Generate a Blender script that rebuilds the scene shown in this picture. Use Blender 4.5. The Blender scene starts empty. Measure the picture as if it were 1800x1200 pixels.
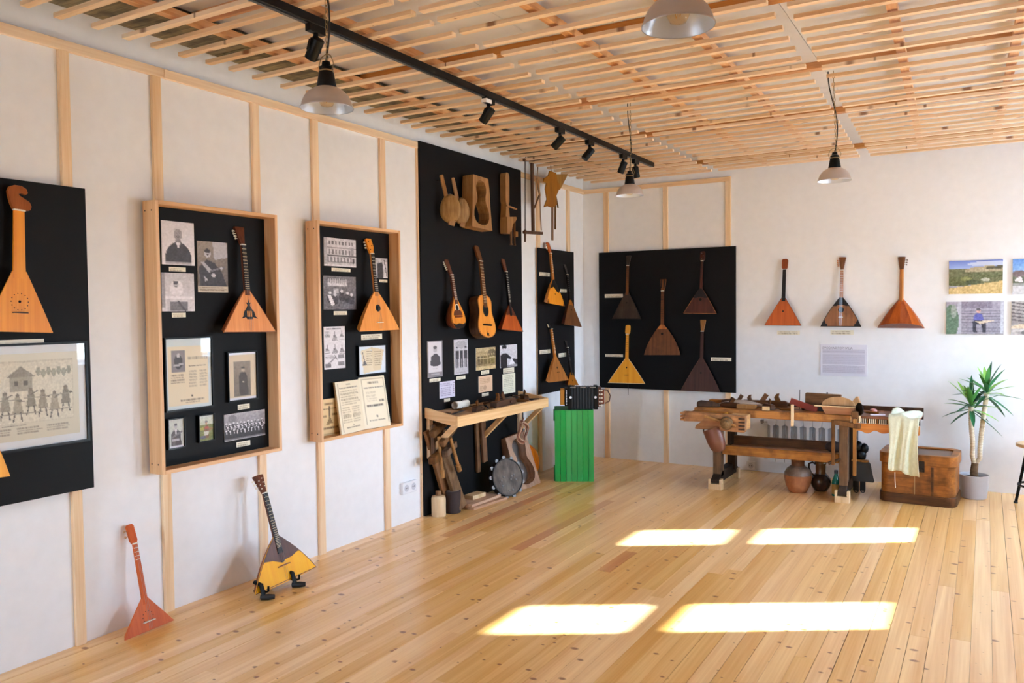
import bpy, bmesh, math, random
import numpy as np
from mathutils import Matrix, Vector

random.seed(7)
C = bpy.context.scene.collection
sc = bpy.context.scene
PI = math.pi

# ------------------------------------------------------------------ camera
cam_d = bpy.data.cameras.new('camera')
cam = bpy.data.objects.new('camera', cam_d)
C.objects.link(cam)
cam_d.sensor_width = 36.0
cam_d.lens = 36.0 * 1422.65 / 1800.0
cam_d.clip_start = 0.05
yaw, pit, rol = math.radians(30.351), math.radians(-2.169), math.radians(-0.623)
fw = Vector((-math.sin(yaw) * math.cos(pit), math.cos(yaw) * math.cos(pit), math.sin(pit)))
r0 = Vector((math.cos(yaw), math.sin(yaw), 0))
u0 = r0.cross(fw)
rt = r0 * math.cos(rol) + u0 * math.sin(rol)
up = u0 * math.cos(rol) - r0 * math.sin(rol)
m = Matrix((rt, up, -fw)).transposed().to_4x4()
m.translation = Vector((3.678, -7.787, 1.55))
cam.matrix_world = m
sc.camera = cam

# ------------------------------------------------------------------ light
sc.view_settings.view_transform = 'Standard'
sc.view_settings.look = 'None'
sc.view_settings.gamma = 1.0
sc.view_settings.use_curve_mapping = False
sc.view_settings.exposure = 0.78
SKY = 40.0
SUN = 80.0
W_ROOM, Y_NEAR, Z_CEIL = 5.2, -9.0, 3.0
WINS = [(-0.77, -0.11), (-2.43, -1.77), (-4.10, -3.55)]
WIN_Z = (1.00, 2.06)
FILL_WINS = [(0.45, 1.05)]          # unseen window added behind the camera to light the case sides
WALL_T = 0.45
world = bpy.data.worlds.new('sky')
sc.world = world
world.use_nodes = True
nt = world.node_tree
nt.nodes.clear()
wo = nt.nodes.new('ShaderNodeOutputWorld')
bg = nt.nodes.new('ShaderNodeBackground')
tc = nt.nodes.new('ShaderNodeTexCoord')
sx = nt.nodes.new('ShaderNodeSeparateXYZ')
rp = nt.nodes.new('ShaderNodeValToRGB')
mr = nt.nodes.new('ShaderNodeMapRange')
mr.inputs[1].default_value = -0.2
mr.inputs[2].default_value = 1.0
nt.links.new(tc.outputs['Generated'], sx.inputs[0])
nt.links.new(sx.outputs[2], mr.inputs[0])
nt.links.new(mr.outputs[0], rp.inputs[0])
e = rp.color_ramp.elements
e[0].position, e[0].color = 0.12, (0.26, 0.29, 0.30, 1)
e[1].position, e[1].color = 0.2, (0.56, 0.77, 1.0, 1)
k = e.new(1.0)
k.color = (0.40, 0.62, 1.0, 1)
nt.links.new(rp.outputs[0], bg.inputs[0])
bg.inputs[1].default_value = SKY
nt.links.new(bg.outputs[0], wo.inputs[0])

sun_d = bpy.data.lights.new('sun', 'SUN')
sun_d.energy = SUN
sun_d.angle = math.radians(1.0)
sun_d.color = (0.71, 0.87, 1.0)
sun = bpy.data.objects.new('sun', sun_d)
C.objects.link(sun)
az = math.radians(30.5)
sdir = Vector((-math.cos(az), -math.sin(az), -0.444)).normalized()
sun.rotation_euler = sdir.to_track_quat('-Z', 'Y').to_euler()
sun.location = (8, 2, 6)
for wy0, wy1 in WINS:                         # sky portals in the window openings
    ld = bpy.data.lights.new('sky_portal', 'AREA')
    ld.shape = 'RECTANGLE'
    ld.size = wy1 - wy0
    ld.size_y = WIN_Z[1] - WIN_Z[0]
    ld.cycles.is_portal = True
    lo = bpy.data.objects.new('sky_portal', ld)
    C.objects.link(lo)
    lo.location = (W_ROOM + WALL_T + 0.02, (wy0 + wy1) / 2, (WIN_Z[0] + WIN_Z[1]) / 2)
    lo.rotation_euler = (PI / 2, 0, PI / 2)
for wx0, wx1 in FILL_WINS:
    ld = bpy.data.lights.new('sky_portal', 'AREA')
    ld.shape = 'RECTANGLE'
    ld.size = wx1 - wx0
    ld.size_y = WIN_Z[1] - WIN_Z[0]
    ld.cycles.is_portal = True
    lo = bpy.data.objects.new('sky_portal', ld)
    C.objects.link(lo)
    lo.location = ((wx0 + wx1) / 2, Y_NEAR - 0.22, (WIN_Z[0] + WIN_Z[1]) / 2)
    lo.rotation_euler = (PI / 2, 0, 0)
sc.cycles.use_denoising = True
sc.cycles.max_bounces = 12
sc.cycles.diffuse_bounces = 7
sc.cycles.sample_clamp_indirect = 8.0

# ------------------------------------------------------------------ materials
def lin(c):
    def f(v):
        v = v / 255.0
        return v / 12.92 if v <= 0.04045 else ((v + 0.055) / 1.055) ** 2.4
    if isinstance(c, (int, float)):
        c = (c, c, c)
    return (f(c[0]), f(c[1]), f(c[2]), 1.0)

MATS = {}
def M(name, col=None, rough=0.5, metal=0.0, coat=0.0, emit=0.0):
    if name in MATS:
        return MATS[name]
    mt = bpy.data.materials.new(name)
    mt.use_nodes = True
    b = mt.node_tree.nodes['Principled BSDF']
    n = mt.node_tree.nodes
    noise = n.new('ShaderNodeTexNoise')          # faint unevenness on every plain surface
    noise.inputs['Scale'].default_value = 14.0
    noise.inputs['Detail'].default_value = 4.0
    tcn = n.new('ShaderNodeTexCoord')
    mx = n.new('ShaderNodeMix')
    mx.data_type = 'RGBA'
    c = lin(col)
    mx.inputs['A'].default_value = tuple(v * 0.95 for v in c[:3]) + (1,)
    mx.inputs['B'].default_value = tuple(min(1, v * 1.05) for v in c[:3]) + (1,)
    mt.node_tree.links.new(tcn.outputs['Object'], noise.inputs['Vector'])
    mt.node_tree.links.new(noise.outputs[0], mx.inputs['Factor'])
    mt.node_tree.links.new(mx.outputs['Result'], b.inputs['Base Color'])
    b.inputs['Roughness'].default_value = rough
    b.inputs['Metallic'].default_value = metal
    b.inputs['Coat Weight'].default_value = coat
    MATS[name] = mt
    return mt

def wood(name, c1, c2, axis='Z', world=True, across=16.0, along=0.8, knots=0.0, knot_col=(120, 62, 24),
         rough=0.55, coat=0.0, var=0.14, flat_knots=False, stain=0.0, stain_col=(40, 26, 16), ksize=0.16, kscale=(9, 2.2)):
    """procedural timber: long grain along one axis, board-to-board tone, optional knots and stains"""
    if name in MATS:
        return MATS[name]
    mt = bpy.data.materials.new(name)
    mt.use_nodes = True
    n, l = mt.node_tree.nodes, mt.node_tree.links
    b = n['Principled BSDF']
    if world:
        src = n.new('ShaderNodeNewGeometry').outputs['Position']
    else:
        src = n.new('ShaderNodeTexCoord').outputs['Object']
    oi = n.new('ShaderNodeObjectInfo')
    ofs = n.new('ShaderNodeVectorMath'); ofs.operation = 'SCALE'
    cx = n.new('ShaderNodeCombineXYZ')
    for i in range(3):
        l.new(oi.outputs['Random'], cx.inputs[i])
    l.new(cx.outputs[0], ofs.inputs[0]); ofs.inputs['Scale'].default_value = 37.0
    add = n.new('ShaderNodeVectorMath'); add.operation = 'ADD'
    l.new(src, add.inputs[0]); l.new(ofs.outputs[0], add.inputs[1])
    def mapped(sc_across, sc_along):
        mp = n.new('ShaderNodeMapping')
        s = [sc_across] * 3
        s['XYZ'.index(axis)] = sc_along
        mp.inputs['Scale'].default_value = s
        l.new(add.outputs[0], mp.inputs['Vector'])
        return mp.outputs[0]
    n1 = n.new('ShaderNodeTexNoise'); n1.inputs['Scale'].default_value = 1.0
    n1.inputs['Detail'].default_value = 3.0; n1.inputs['Distortion'].default_value = 0.6
    l.new(mapped(across, along), n1.inputs['Vector'])
    n2 = n.new('ShaderNodeTexNoise'); n2.inputs['Scale'].default_value = 1.0
    n2.inputs['Detail'].default_value = 2.0
    l.new(mapped(across * 7, along * 2.5), n2.inputs['Vector'])
    mm = n.new('ShaderNodeMath'); mm.operation = 'MULTIPLY_ADD'
    l.new(n2.outputs[0], mm.inputs[0]); mm.inputs[1].default_value = 0.45
    l.new(n1.outputs[0], mm.inputs[2])
    rp = n.new('ShaderNodeValToRGB')
    rp.color_ramp.elements[0].position = 0.48; rp.color_ramp.elements[0].color = lin(c1)
    rp.color_ramp.elements[1].position = 0.95; rp.color_ramp.elements[1].color = lin(c2)
    l.new(mm.outputs[0], rp.inputs[0])
    col = rp.outputs[0]
    if knots > 0:
        vo = n.new('ShaderNodeTexVoronoi'); vo.inputs['Scale'].default_value = 1.0
        if flat_knots: vo.voronoi_dimensions = '2D'
        l.new(mapped(kscale[0], kscale[1]), vo.inputs['Vector'])
        k1 = n.new('ShaderNodeMapRange'); k1.interpolation_type = 'SMOOTHSTEP'
        sp = n.new('ShaderNodeSeparateColor'); l.new(vo.outputs['Color'], sp.inputs[0])
        sq = n.new('ShaderNodeMath'); sq.operation = 'POWER'; l.new(sp.outputs[0], sq.inputs[0]); sq.inputs[1].default_value = 2.2
        s1 = n.new('ShaderNodeMath'); s1.operation = 'MULTIPLY_ADD'; l.new(sq.outputs[0], s1.inputs[0])
        s1.inputs[1].default_value = ksize * 0.85; s1.inputs[2].default_value = ksize * 0.15
        s2 = n.new('ShaderNodeMath'); s2.operation = 'MULTIPLY'; l.new(s1.outputs[0], s2.inputs[0]); s2.inputs[1].default_value = 0.35
        l.new(s1.outputs[0], k1.inputs[1]); l.new(s2.outputs[0], k1.inputs[2])
        k1.inputs[3].default_value = 0.0; k1.inputs[4].default_value = knots
        l.new(vo.outputs['Distance'], k1.inputs[0])
        mk = n.new('ShaderNodeMix'); mk.data_type = 'RGBA'
        l.new(k1.outputs[0], mk.inputs['Factor']); l.new(col, mk.inputs['A'])
        mk.inputs['B'].default_value = lin(knot_col)
        col = mk.outputs['Result']
    if stain > 0:
        n3 = n.new('ShaderNodeTexNoise'); n3.inputs['Scale'].default_value = 11.0
        n3.inputs['Detail'].default_value = 6.0
        l.new(add.outputs[0], n3.inputs['Vector'])
        k2 = n.new('ShaderNodeMapRange')
        k2.inputs[1].default_value = 0.44; k2.inputs[2].default_value = 0.7
        k2.inputs[4].default_value = stain
        l.new(n3.outputs[0], k2.inputs[0])
        ms = n.new('ShaderNodeMix'); ms.data_type = 'RGBA'
        l.new(k2.outputs[0], ms.inputs['Factor']); l.new(col, ms.inputs['A'])
        ms.inputs['B'].default_value = lin(stain_col)
        col = ms.outputs['Result']
    vr = n.new('ShaderNodeMapRange')
    vr.inputs[3].default_value = 1.0 - var; vr.inputs[4].default_value = 1.0 + var * 0.7
    l.new(oi.outputs['Random'], vr.inputs[0])
    hs = n.new('ShaderNodeHueSaturation')
    l.new(col, hs.inputs['Color']); l.new(vr.outputs[0], hs.inputs['Value'])
    sr = n.new('ShaderNodeMapRange')
    sr.inputs[3].default_value = 1.0 + var; sr.inputs[4].default_value = 1.0 - var
    l.new(oi.outputs['Random'], sr.inputs[0]); l.new(sr.outputs[0], hs.inputs['Saturation'])
    l.new(hs.outputs[0], b.inputs['Base Color'])
    b.inputs['Roughness'].default_value = rough
    if not world: b.inputs['Specular IOR Level'].default_value = 0.28
    b.inputs['Coat Weight'].default_value = coat
    b.inputs['Coat Roughness'].default_value = 0.18
    MATS[name] = mt
    return mt

def print_mat():
    if 'printed_paper' in MATS:
        return MATS['printed_paper']
    mt = bpy.data.materials.new('printed_paper')
    mt.use_nodes = True
    n, l = mt.node_tree.nodes, mt.node_tree.links
    a = n.new('ShaderNodeAttribute'); a.attribute_name = 'ink'
    l.new(a.outputs['Color'], n['Principled BSDF'].inputs['Base Color'])
    n['Principled BSDF'].inputs['Roughness'].default_value = 0.5
    MATS['printed_paper'] = mt
    return mt

def glass_mat(name='picture_glass', tint=(255, 255, 255)):
    if name in MATS:
        return MATS[name]
    mt = bpy.data.materials.new(name)
    mt.use_nodes = True
    n, l = mt.node_tree.nodes, mt.node_tree.links
    n.clear()
    o = n.new('ShaderNodeOutputMaterial')
    tr = n.new('ShaderNodeBsdfTransparent'); tr.inputs[0].default_value = lin(tint)
    gl = n.new('ShaderNodeBsdfGlossy'); gl.inputs['Roughness'].default_value = 0.02
    fr = n.new('ShaderNodeLayerWeight'); fr.inputs[0].default_value = 0.5
    pw = n.new('ShaderNodeMath'); pw.operation = 'POWER'; pw.inputs[1].default_value = 5.0
    l.new(fr.outputs['Facing'], pw.inputs[0])
    ma = n.new('ShaderNodeMath'); ma.operation = 'MULTIPLY_ADD'
    ma.inputs[1].default_value = 0.9; ma.inputs[2].default_value = 0.05
    l.new(pw.outputs[0], ma.inputs[0])
    mx = n.new('ShaderNodeMixShader')
    l.new(ma.outputs[0], mx.inputs[0]); l.new(tr.outputs[0], mx.inputs[1]); l.new(gl.outputs[0], mx.inputs[2])
    l.new(mx.outputs[0], o.inputs[0])
    MATS[name] = mt
    return mt

WALL = M('white_plaster', (240, 240, 242), 0.85)
CEILM = M('grey_board', (206, 200, 196), 0.8)
pine = lambda ax: wood('pine_' + ax, (246, 218, 180), (226, 184, 138), ax, True, 22, 1.2, knots=0.75, rough=0.5, var=0.06, kscale=(14, 3.0), ksize=0.10)
SLAT = wood('slat_pine', (242, 214, 178), (222, 180, 136), 'X', True, 20, 1.0, knots=0.85, rough=0.55, var=0.08, kscale=(9, 4.0), ksize=0.16, flat_knots=True)
BATT_Y = wood('batten_pine', (232, 184, 134), (202, 140, 88), 'Y', True, 20, 1.0, knots=0.6, rough=0.55, var=0.12)
FLOOR = wood('floor_pine', (250, 206, 142), (226, 168, 100), 'Y', True, 15, 0.55, knots=0.9, knot_col=(140, 70, 26), rough=0.30, coat=0.30, var=0.09, kscale=(4.6, 7.0), ksize=0.13, flat_knots=True)
FLOOR_R = wood('floor_heartwood', (228, 168, 106), (200, 126, 70), 'Y', True, 15, 0.55, knots=0.9, knot_col=(104, 50, 22), rough=0.30, coat=0.30, var=0.06, kscale=(4.6, 7.0), ksize=0.13, flat_knots=True)
GAPM = M('dark_gap', (74, 48, 28), 0.9)
BLACKB = M('black_board', (8, 7, 9), 0.62)
BLACKB.node_tree.nodes['Principled BSDF'].inputs['Specular IOR Level'].default_value = 0.2
BLACKP = M('black_plastic', (7, 6, 7), 0.42)
BLACKP.node_tree.nodes['Principled BSDF'].inputs['Specular IOR Level'].default_value = 0.22
BLACKR = M('black_rubber', (26, 24, 26), 0.6)
STEEL = M('steel', (150, 150, 152), 0.35, 1.0)
JINGLE = M('dull_tin', (128, 122, 118), 0.55, 0.7)
OLDIRON = M('old_iron', (52, 44, 40), 0.55, 0.6)
WHITEP = M('white_plastic', (236, 236, 240), 0.4)
OLDW = wood('old_brown_wood', (132, 92, 56), (82, 52, 28), 'Z', False, 26, 1.6, rough=0.65, var=0.15, stain=0.5)
OLDW_X = wood('old_brown_wood_x', (140, 98, 60), (86, 56, 32), 'X', False, 26, 1.6, rough=0.65, var=0.15, stain=0.5)
TANW = wood('tan_wood', (186, 140, 92), (142, 98, 56), 'Z', False, 26, 1.6, rough=0.6, var=0.10, stain=0.25, stain_col=(92, 58, 30))
BENCHW = wood('bench_wood', (192, 134, 76), (140, 88, 44), 'X', False, 22, 1.2, rough=0.55, var=0.12, stain=0.75, stain_col=(84, 50, 26))
DARKW = wood('dark_wood', (88, 58, 36), (50, 32, 20), 'Z', False, 26, 1.6, rough=0.5, var=0.12, stain=0.4)
PALEW = wood('pale_wood', (232, 206, 168), (206, 172, 126), 'Z', False, 22, 1.5, rough=0.55, var=0.06)
IVORY = M('ivory', (232, 224, 206), 0.4)

# ------------------------------------------------------------------ mesh helpers
class MB:
    def __init__(s):
        s.bm = bmesh.new()
    def box(s, x0, x1, y0, y1, z0, z1):
        v = [s.bm.verts.new((x, y, z)) for z in (z0, z1) for y in (y0, y1) for x in (x0, x1)]
        for f in ((0, 2, 3, 1), (4, 5, 7, 6), (0, 1, 5, 4), (2, 6, 7, 3), (0, 4, 6, 2), (1, 3, 7, 5)):
            s.bm.faces.new([v[i] for i in f])
        return s
    def obox(s, c, size, rot=None, taper=1.0):
        a, b, d = (q / 2 for q in size)
        rot = rot or Matrix.Identity(3)
        v = []
        for z, t in ((-d, 1), (d, taper)):
            for y in (-b, b):
                for x in (-a, a):
                    v.append(s.bm.verts.new(Vector(c) + rot @ Vector((x * t, y * t, z))))
        for f in ((0, 2, 3, 1), (4, 5, 7, 6), (0, 1, 5, 4), (2, 6, 7, 3), (0, 4, 6, 2), (1, 3, 7, 5)):
            s.bm.faces.new([v[i] for i in f])
        return s
    def bar(s, p0, p1, w, h, up=(0, 0, 1)):
        """rectangular bar between two points, w wide and h high (h along up)"""
        p0, p1 = Vector(p0), Vector(p1)
        d = (p1 - p0)
        z = d.normalized()
        x = Vector(up).cross(z)
        if x.length < 1e-4:
            x = Vector((1, 0, 0)).cross(z)
        x.normalize()
        y = z.cross(x)
        rot = Matrix((x, y, z)).transposed()
        return s.obox((p0 + p1) / 2, (w, h, d.length), rot)
    def prism(s, pts, a0, a1, plane='XZ', tf=None):
        """polygon in a plane, extruded along the third axis"""
        def P(u, v, a):
            p = {'XZ': (u, a, v), 'XY': (u, v, a), 'YZ': (a, u, v)}[plane]
            return tf @ Vector(p) if tf else p
        A = [s.bm.verts.new(P(u, v, a0)) for u, v in pts]
        Bv = [s.bm.verts.new(P(u, v, a1)) for u, v in pts]
        n = len(pts)
        s.bm.faces.new(A)
        s.bm.faces.new(Bv[::-1])
        for i in range(n):
            s.bm.faces.new((A[i], Bv[i], Bv[(i + 1) % n], A[(i + 1) % n]))
        return s
    def ring(s, outer, inner, a0, a1, plane='XZ', tf=None):
        """plate with a hole: outer and inner outlines with the same number of points"""
        def P(u, v, a):
            p = {'XZ': (u, a, v), 'XY': (u, v, a), 'YZ': (a, u, v)}[plane]
            return tf @ Vector(p) if tf else p
        n = len(outer)
        r = [[s.bm.verts.new(P(u, v, a)) for u, v in o] for a in (a0, a1) for o in (outer, inner)]
        for i in range(n):
            j = (i + 1) % n
            s.bm.faces.new((r[0][i], r[0][j], r[1][j], r[1][i]))
            s.bm.faces.new((r[2][j], r[2][i], r[3][i], r[3][j]))
            s.bm.faces.new((r[0][j], r[0][i], r[2][i], r[2][j]))
            s.bm.faces.new((r[1][i], r[1][j], r[3][j], r[3][i]))
        return s
    def loft(s, rings, cap0=True, cap1=True, closed=True):
        R = [[s.bm.verts.new(p) for p in r] for r in rings]
        n = len(R[0])
        for a, b in zip(R, R[1:]):
            for i in range(n if closed else n - 1):
                j = (i + 1) % n
                s.bm.faces.new((a[i], a[j], b[j], b[i]))
        if cap0:
            s.bm.faces.new(R[0][::-1])
        if cap1:
            s.bm.faces.new(R[-1])
        return s
    def tube(s, pts, r, n=8, closed=False):
        pts = [Vector(p) for p in pts]
        rs = r if isinstance(r, (list, tuple)) else [r] * len(pts)
        rings = []
        N = len(pts)
        ref = None
        for i, p in enumerate(pts):
            if closed:
                t = pts[(i + 1) % N] - pts[i - 1]
            else:
                t = pts[min(i + 1, N - 1)] - pts[max(i - 1, 0)]
            t.normalize()
            if ref is None:
                ref = Vector((0, 0, 1)) if abs(t.z) < 0.9 else Vector((1, 0, 0))
            x = ref - t * ref.dot(t)
            x.normalize()
            ref = x
            y = t.cross(x)
            rings.append([p + (x * math.cos(a) + y * math.sin(a)) * rs[i] for a in (2 * PI * q / n for q in range(n))])
        if closed:
            rings.append(rings[0])
            return s.loft(rings, False, False)
        return s.loft(rings)
    def cyl(s, p0, p1, r0, r1=None, n=16):
        return s.tube([p0, p1], [r0, r0 if r1 is None else r1], n)
    def lathe(s, prof, n=24, c=(0, 0, 0), cap0=True, cap1=True, tf=None):
        rings = []
        for r, z in prof:
            ring = [Vector((c[0] + r * math.cos(2 * PI * q / n), c[1] + r * math.sin(2 * PI * q / n), c[2] + z)) for q in range(n)]
            rings.append([tf @ p for p in ring] if tf else ring)
        return s.loft(rings, cap0, cap1)
    def build(s, name, mat, parent=None, smooth=False, bevel=0.0, world=True, kind=None):
        bm = s.bm
        bmesh.ops.remove_doubles(bm, verts=bm.verts, dist=1e-6)
        bmesh.ops.recalc_face_normals(bm, faces=bm.faces)
        if bevel > 0:
            ed = [e for e in bm.edges if len(e.link_faces) == 2 and e.calc_face_angle(0) > 0.6]
            bmesh.ops.bevel(bm, geom=ed, offset=bevel, segments=1, affect='EDGES', clamp_overlap=True)
        top = parent
        while top is not None and top.parent is not None:
            top = top.parent
        if top is not None and world and top.type == 'EMPTY':
            bm.transform(Matrix.Translation(-top.location))
        me = bpy.data.meshes.new(name)
        bm.to_mesh(me)
        bm.free()
        if smooth:
            for p in me.polygons:
                p.use_smooth = True
            if smooth != 'all':
                me.set_sharp_from_angle(angle=math.radians(38))
        me.materials.append(mat)
        o = bpy.data.objects.new(name, me)
        C.objects.link(o)
        if parent is not None:
            o.parent = parent
        if kind:
            o['kind'] = kind
        return o

def tag(o, label, cat, group=None):
    o['label'] = label
    o['category'] = cat
    if group:
        o['group'] = group
    return o
def thing(name, label, cat, loc=(0, 0, 0), group=None):
    o = bpy.data.objects.new(name, None)
    o.empty_display_size = 0.05
    C.objects.link(o)
    o.location = loc
    return tag(o, label, cat, group)
def place(o, mat4):
    o.matrix_world = mat4
    return o
def RX(a): return Matrix.Rotation(a, 3, 'X')
def RY(a): return Matrix.Rotation(a, 3, 'Y')
def RZ(a): return Matrix.Rotation(a, 3, 'Z')
def wp(wall, u, z, d):
    return (d, u, z) if wall == 'L' else (u, -d, z)
def wbox(mb, wall, u0, u1, z0, z1, d0, d1):
    if wall == 'L':
        return mb.box(d0, d1, u0, u1, z0, z1)
    return mb.box(u0, u1, -d1, -d0, z0, z1)
def struct(o):
    o['kind'] = 'structure'
    return o

# ------------------------------------------------------------------ room shell
mb = MB(); mb.box(-0.2, 0.0, Y_NEAR, 0.0, -0.2, 3.1)
wall_left = struct(mb.build('wall_left', WALL))
mb = MB(); mb.box(-0.2, W_ROOM + WALL_T, 0.0, 0.2, -0.2, 3.1)
wall_back = struct(mb.build('wall_back', WALL))
mb = MB()
xs_ = [-0.2] + [v for w in FILL_WINS for v in w] + [W_ROOM + WALL_T]
mb.box(-0.2, W_ROOM + WALL_T, Y_NEAR - 0.2, Y_NEAR, -0.2, WIN_Z[0]); mb.box(-0.2, W_ROOM + WALL_T, Y_NEAR - 0.2, Y_NEAR, WIN_Z[1], 3.1)
for i in range(0, len(xs_), 2):
    mb.box(xs_[i], xs_[i + 1], Y_NEAR - 0.2, Y_NEAR, WIN_Z[0], WIN_Z[1])
wall_front = struct(mb.build('wall_front', WALL))
mb = MB()
ys = [Y_NEAR] + [v for w in sorted(WINS) for v in w] + [0.0]
x0, x1 = W_ROOM, W_ROOM + WALL_T
mb.box(x0, x1, Y_NEAR, 0, -0.2, WIN_Z[0]); mb.box(x0, x1, Y_NEAR, 0, WIN_Z[1], 3.1)
for i in range(0, len(ys), 2):
    mb.box(x0, x1, ys[i], ys[i + 1], WIN_Z[0], WIN_Z[1])
wall_right = struct(mb.build('wall_right', WALL))
for i, (a, b) in enumerate(WINS):
    mb = MB()
    fx0, fx1 = W_ROOM + 0.33, W_ROOM + 0.38
    for (p, q, r_, t_) in ((a, a + 0.03, WIN_Z[0], WIN_Z[1]), (b - 0.03, b, WIN_Z[0], WIN_Z[1]), (a, b, WIN_Z[0], WIN_Z[0] + 0.035),
                           (a, b, WIN_Z[1] - 0.03, WIN_Z[1]), (a, b, 1.645, 1.74)):
        mb.box(fx0, fx1, p, q, r_, t_)
    wf = struct(mb.build('window_%d' % (i + 1), WHITEP))
    g = MB()
    g.box(fx0 + 0.02, fx0 + 0.024, a + 0.03, b - 0.03, WIN_Z[0] + 0.035, 1.645); g.box(fx0 + 0.02, fx0 + 0.024, a + 0.03, b - 0.03, 1.74, WIN_Z[1] - 0.03)
    g.build('pane', glass_mat('window_glass'), wf)

for i, (a, b) in enumerate(FILL_WINS):
    mb = MB()
    fy0, fy1 = Y_NEAR - 0.16, Y_NEAR - 0.11
    for (p, q, r_, t_) in ((a, a + 0.03, WIN_Z[0], WIN_Z[1]), (b - 0.03, b, WIN_Z[0], WIN_Z[1]), (a, b, WIN_Z[0], WIN_Z[0] + 0.035), (a, b, WIN_Z[1] - 0.03, WIN_Z[1]), (a, b, 1.645, 1.74)):
        mb.box(p, q, fy0, fy1, r_, t_)
    wf = struct(mb.build('window_%d' % (i + 1 + len(WINS)), WHITEP))  # added window, out of view, placed for its light along the left wall
    g = MB(); g.box(a + 0.03, b - 0.03, fy0 + 0.02, fy0 + 0.024, WIN_Z[0] + 0.035, 1.645); g.box(a + 0.03, b - 0.03, fy0 + 0.02, fy0 + 0.024, 1.74, WIN_Z[1] - 0.03)
    g.build('pane', glass_mat('window_glass'), wf)

# floor: dark subfloor with every board laid on it
mb = MB(); mb.box(-0.2, W_ROOM + WALL_T, Y_NEAR, 0.0, -0.2, -0.018)
floor = struct(mb.build('floor', GAPM))
ub = MB(); ub.box(-0.5, 0.5, -0.5, 0.5, -0.5, 0.5)
bm_ = ub.bm
bmesh.ops.recalc_face_normals(bm_, faces=bm_.faces)
def unit_mesh(mat, nm):
    me = bpy.data.meshes.new(nm); bm_.to_mesh(me); me.materials.append(mat); return me
U_FLOOR, U_FLOORR = unit_mesh(FLOOR, 'plank'), unit_mesh(FLOOR_R, 'plank')
U_SLAT = unit_mesh(SLAT, 'slat')
def unit(name, me, parent, c, size, rot=0.0):
    o = bpy.data.objects.new(name, me); C.objects.link(o)
    o.parent = parent; o.location = c; o.scale = size
    if rot: o.rotation_euler = (0, 0, rot)
    return o
PITCH = 0.0845
HEART = {5: (-3.26, -1.28), 12: (-3.30, -1.75), 20: (-3.42, -2.98)}      # reddish boards
rnd = random.Random(11)
for kx in range(62):
    xa, xb = kx * PITCH, min((kx + 1) * PITCH, W_ROOM)
    y = Y_NEAR
    first = True
    while y < -0.05:
        ln = rnd.uniform(2.0, 4.2) if not first else rnd.uniform(0.8, 4.0)
        first = False
        ye = min(0.0, y + ln)
        if ye > -0.5: ye = 0.0
        hw_ = HEART.get(kx)
        if hw_ and y < hw_[0] < ye: ye = hw_[0]
        elif hw_ and y == hw_[0]: ye = hw_[1]
        gap = rnd.choice((0.0008, 0.001, 0.0012, 0.0035))
        dz = rnd.uniform(-0.0006, 0.0)
        me = U_FLOORR if rnd.random() < 0.0 else U_FLOOR
        if hw_ and y == hw_[0]: me = U_FLOORR
        unit('plank', me, floor, ((xa + xb) / 2, (y + ye) / 2 , dz - 0.009), (xb - xa - gap, ye - y - 0.001, 0.018))
        y = ye

# ceiling: board, beams across, battens along, slats below
mb = MB(); mb.box(-0.2, W_ROOM + WALL_T, Y_NEAR, 0.0, Z_CEIL, Z_CEIL + 0.1)
ceiling = struct(mb.build('ceiling', CEILM))
INSUL = wood('mineral_wool', (158, 142, 104), (96, 84, 66), 'X', True, 30, 3, rough=0.95, stain=0.8, stain_col=(52, 48, 46))
for i in range(15):
    ya = -9.0 + i * 0.6
    mb = MB(); mb.box(0.10, 0.46, ya + 0.004, ya + 0.596, 2.93, 2.955)
    mb.build('insulation_batt', INSUL, ceiling)
for i in range(4):
    for j_ in range(4):
        xa, xb = 0.47 + i * 1.185, 0.47 + (i + 1) * 1.185
        mb = MB(); mb.box(xa + .0015, min(xb, W_ROOM) - .0015, -9.0 + j_ * 2.25 + .0015, -9.0 + (j_ + 1) * 2.25 - .0015, 2.955, 2.999)
        mb.build('ceiling_board', CEILM, ceiling)
for yb in (-0.2, -1.65, -2.83, -4.02, -5.2, -6.4, -7.6):
    mb = MB(); mb.box(0.47, W_ROOM, yb - 0.03, yb + 0.03, 2.9155, 2.9545)
    mb.build('beam', wood('beam_pine', (214, 156, 100), (176, 112, 62), 'X', True, 18, 1.0, knots=0.6), ceiling)
def skew(xf, x5, y):            # x drifts slightly from the back wall (y=0) to y=-5
    return xf + (x5 - xf) * (-y / 5.0)
for xf, x5 in ((0.46, 0.51), (1.03, 1.09), (1.90, 1.925), (2.38, 2.46), (3.19, 3.34), (3.73, 3.85), (4.62, 4.7)):
    mb = MB()
    ya, yb2 = -8.9, -0.1
    P = lambda y, dx, z: (skew(xf, x5, y) + dx, y, z)
    mb.loft([[P(ya, -.022, 2.88), P(ya, .022, 2.88), P(ya, .022, 2.915), P(ya, -.022, 2.915)],
             [P(yb2, -.022, 2.88), P(yb2, .022, 2.88), P(yb2, .022, 2.915), P(yb2, -.022, 2.915)]])
    mb.build('batten', BATT_Y, ceiling)
ROW1 = [-5.99, -5.83, -5.68, -5.518, -5.356, -5.206, -5.045, -4.89, -4.749, -4.57, -4.36, -4.186, -4.004, -3.81, -3.643, -3.467, -3.283, -3.132,
        -2.964, -2.784, -2.598] + [-2.598 + 0.1637 * k for k in range(1, 16)]
ROW3 = [-5.27, -5.10, -4.93, -4.76, -4.60, -4.43, -4.264, -4.097, -3.929, -3.725, -3.566, -3.409, -3.23, -3.053, -2.858, -2.652, -2.469, -2.272] + \
       [-2.272 + 0.1640 * k for k in range(1, 14)]
FAR = [-6.15 - 0.165 * k for k in range(10)]
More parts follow.
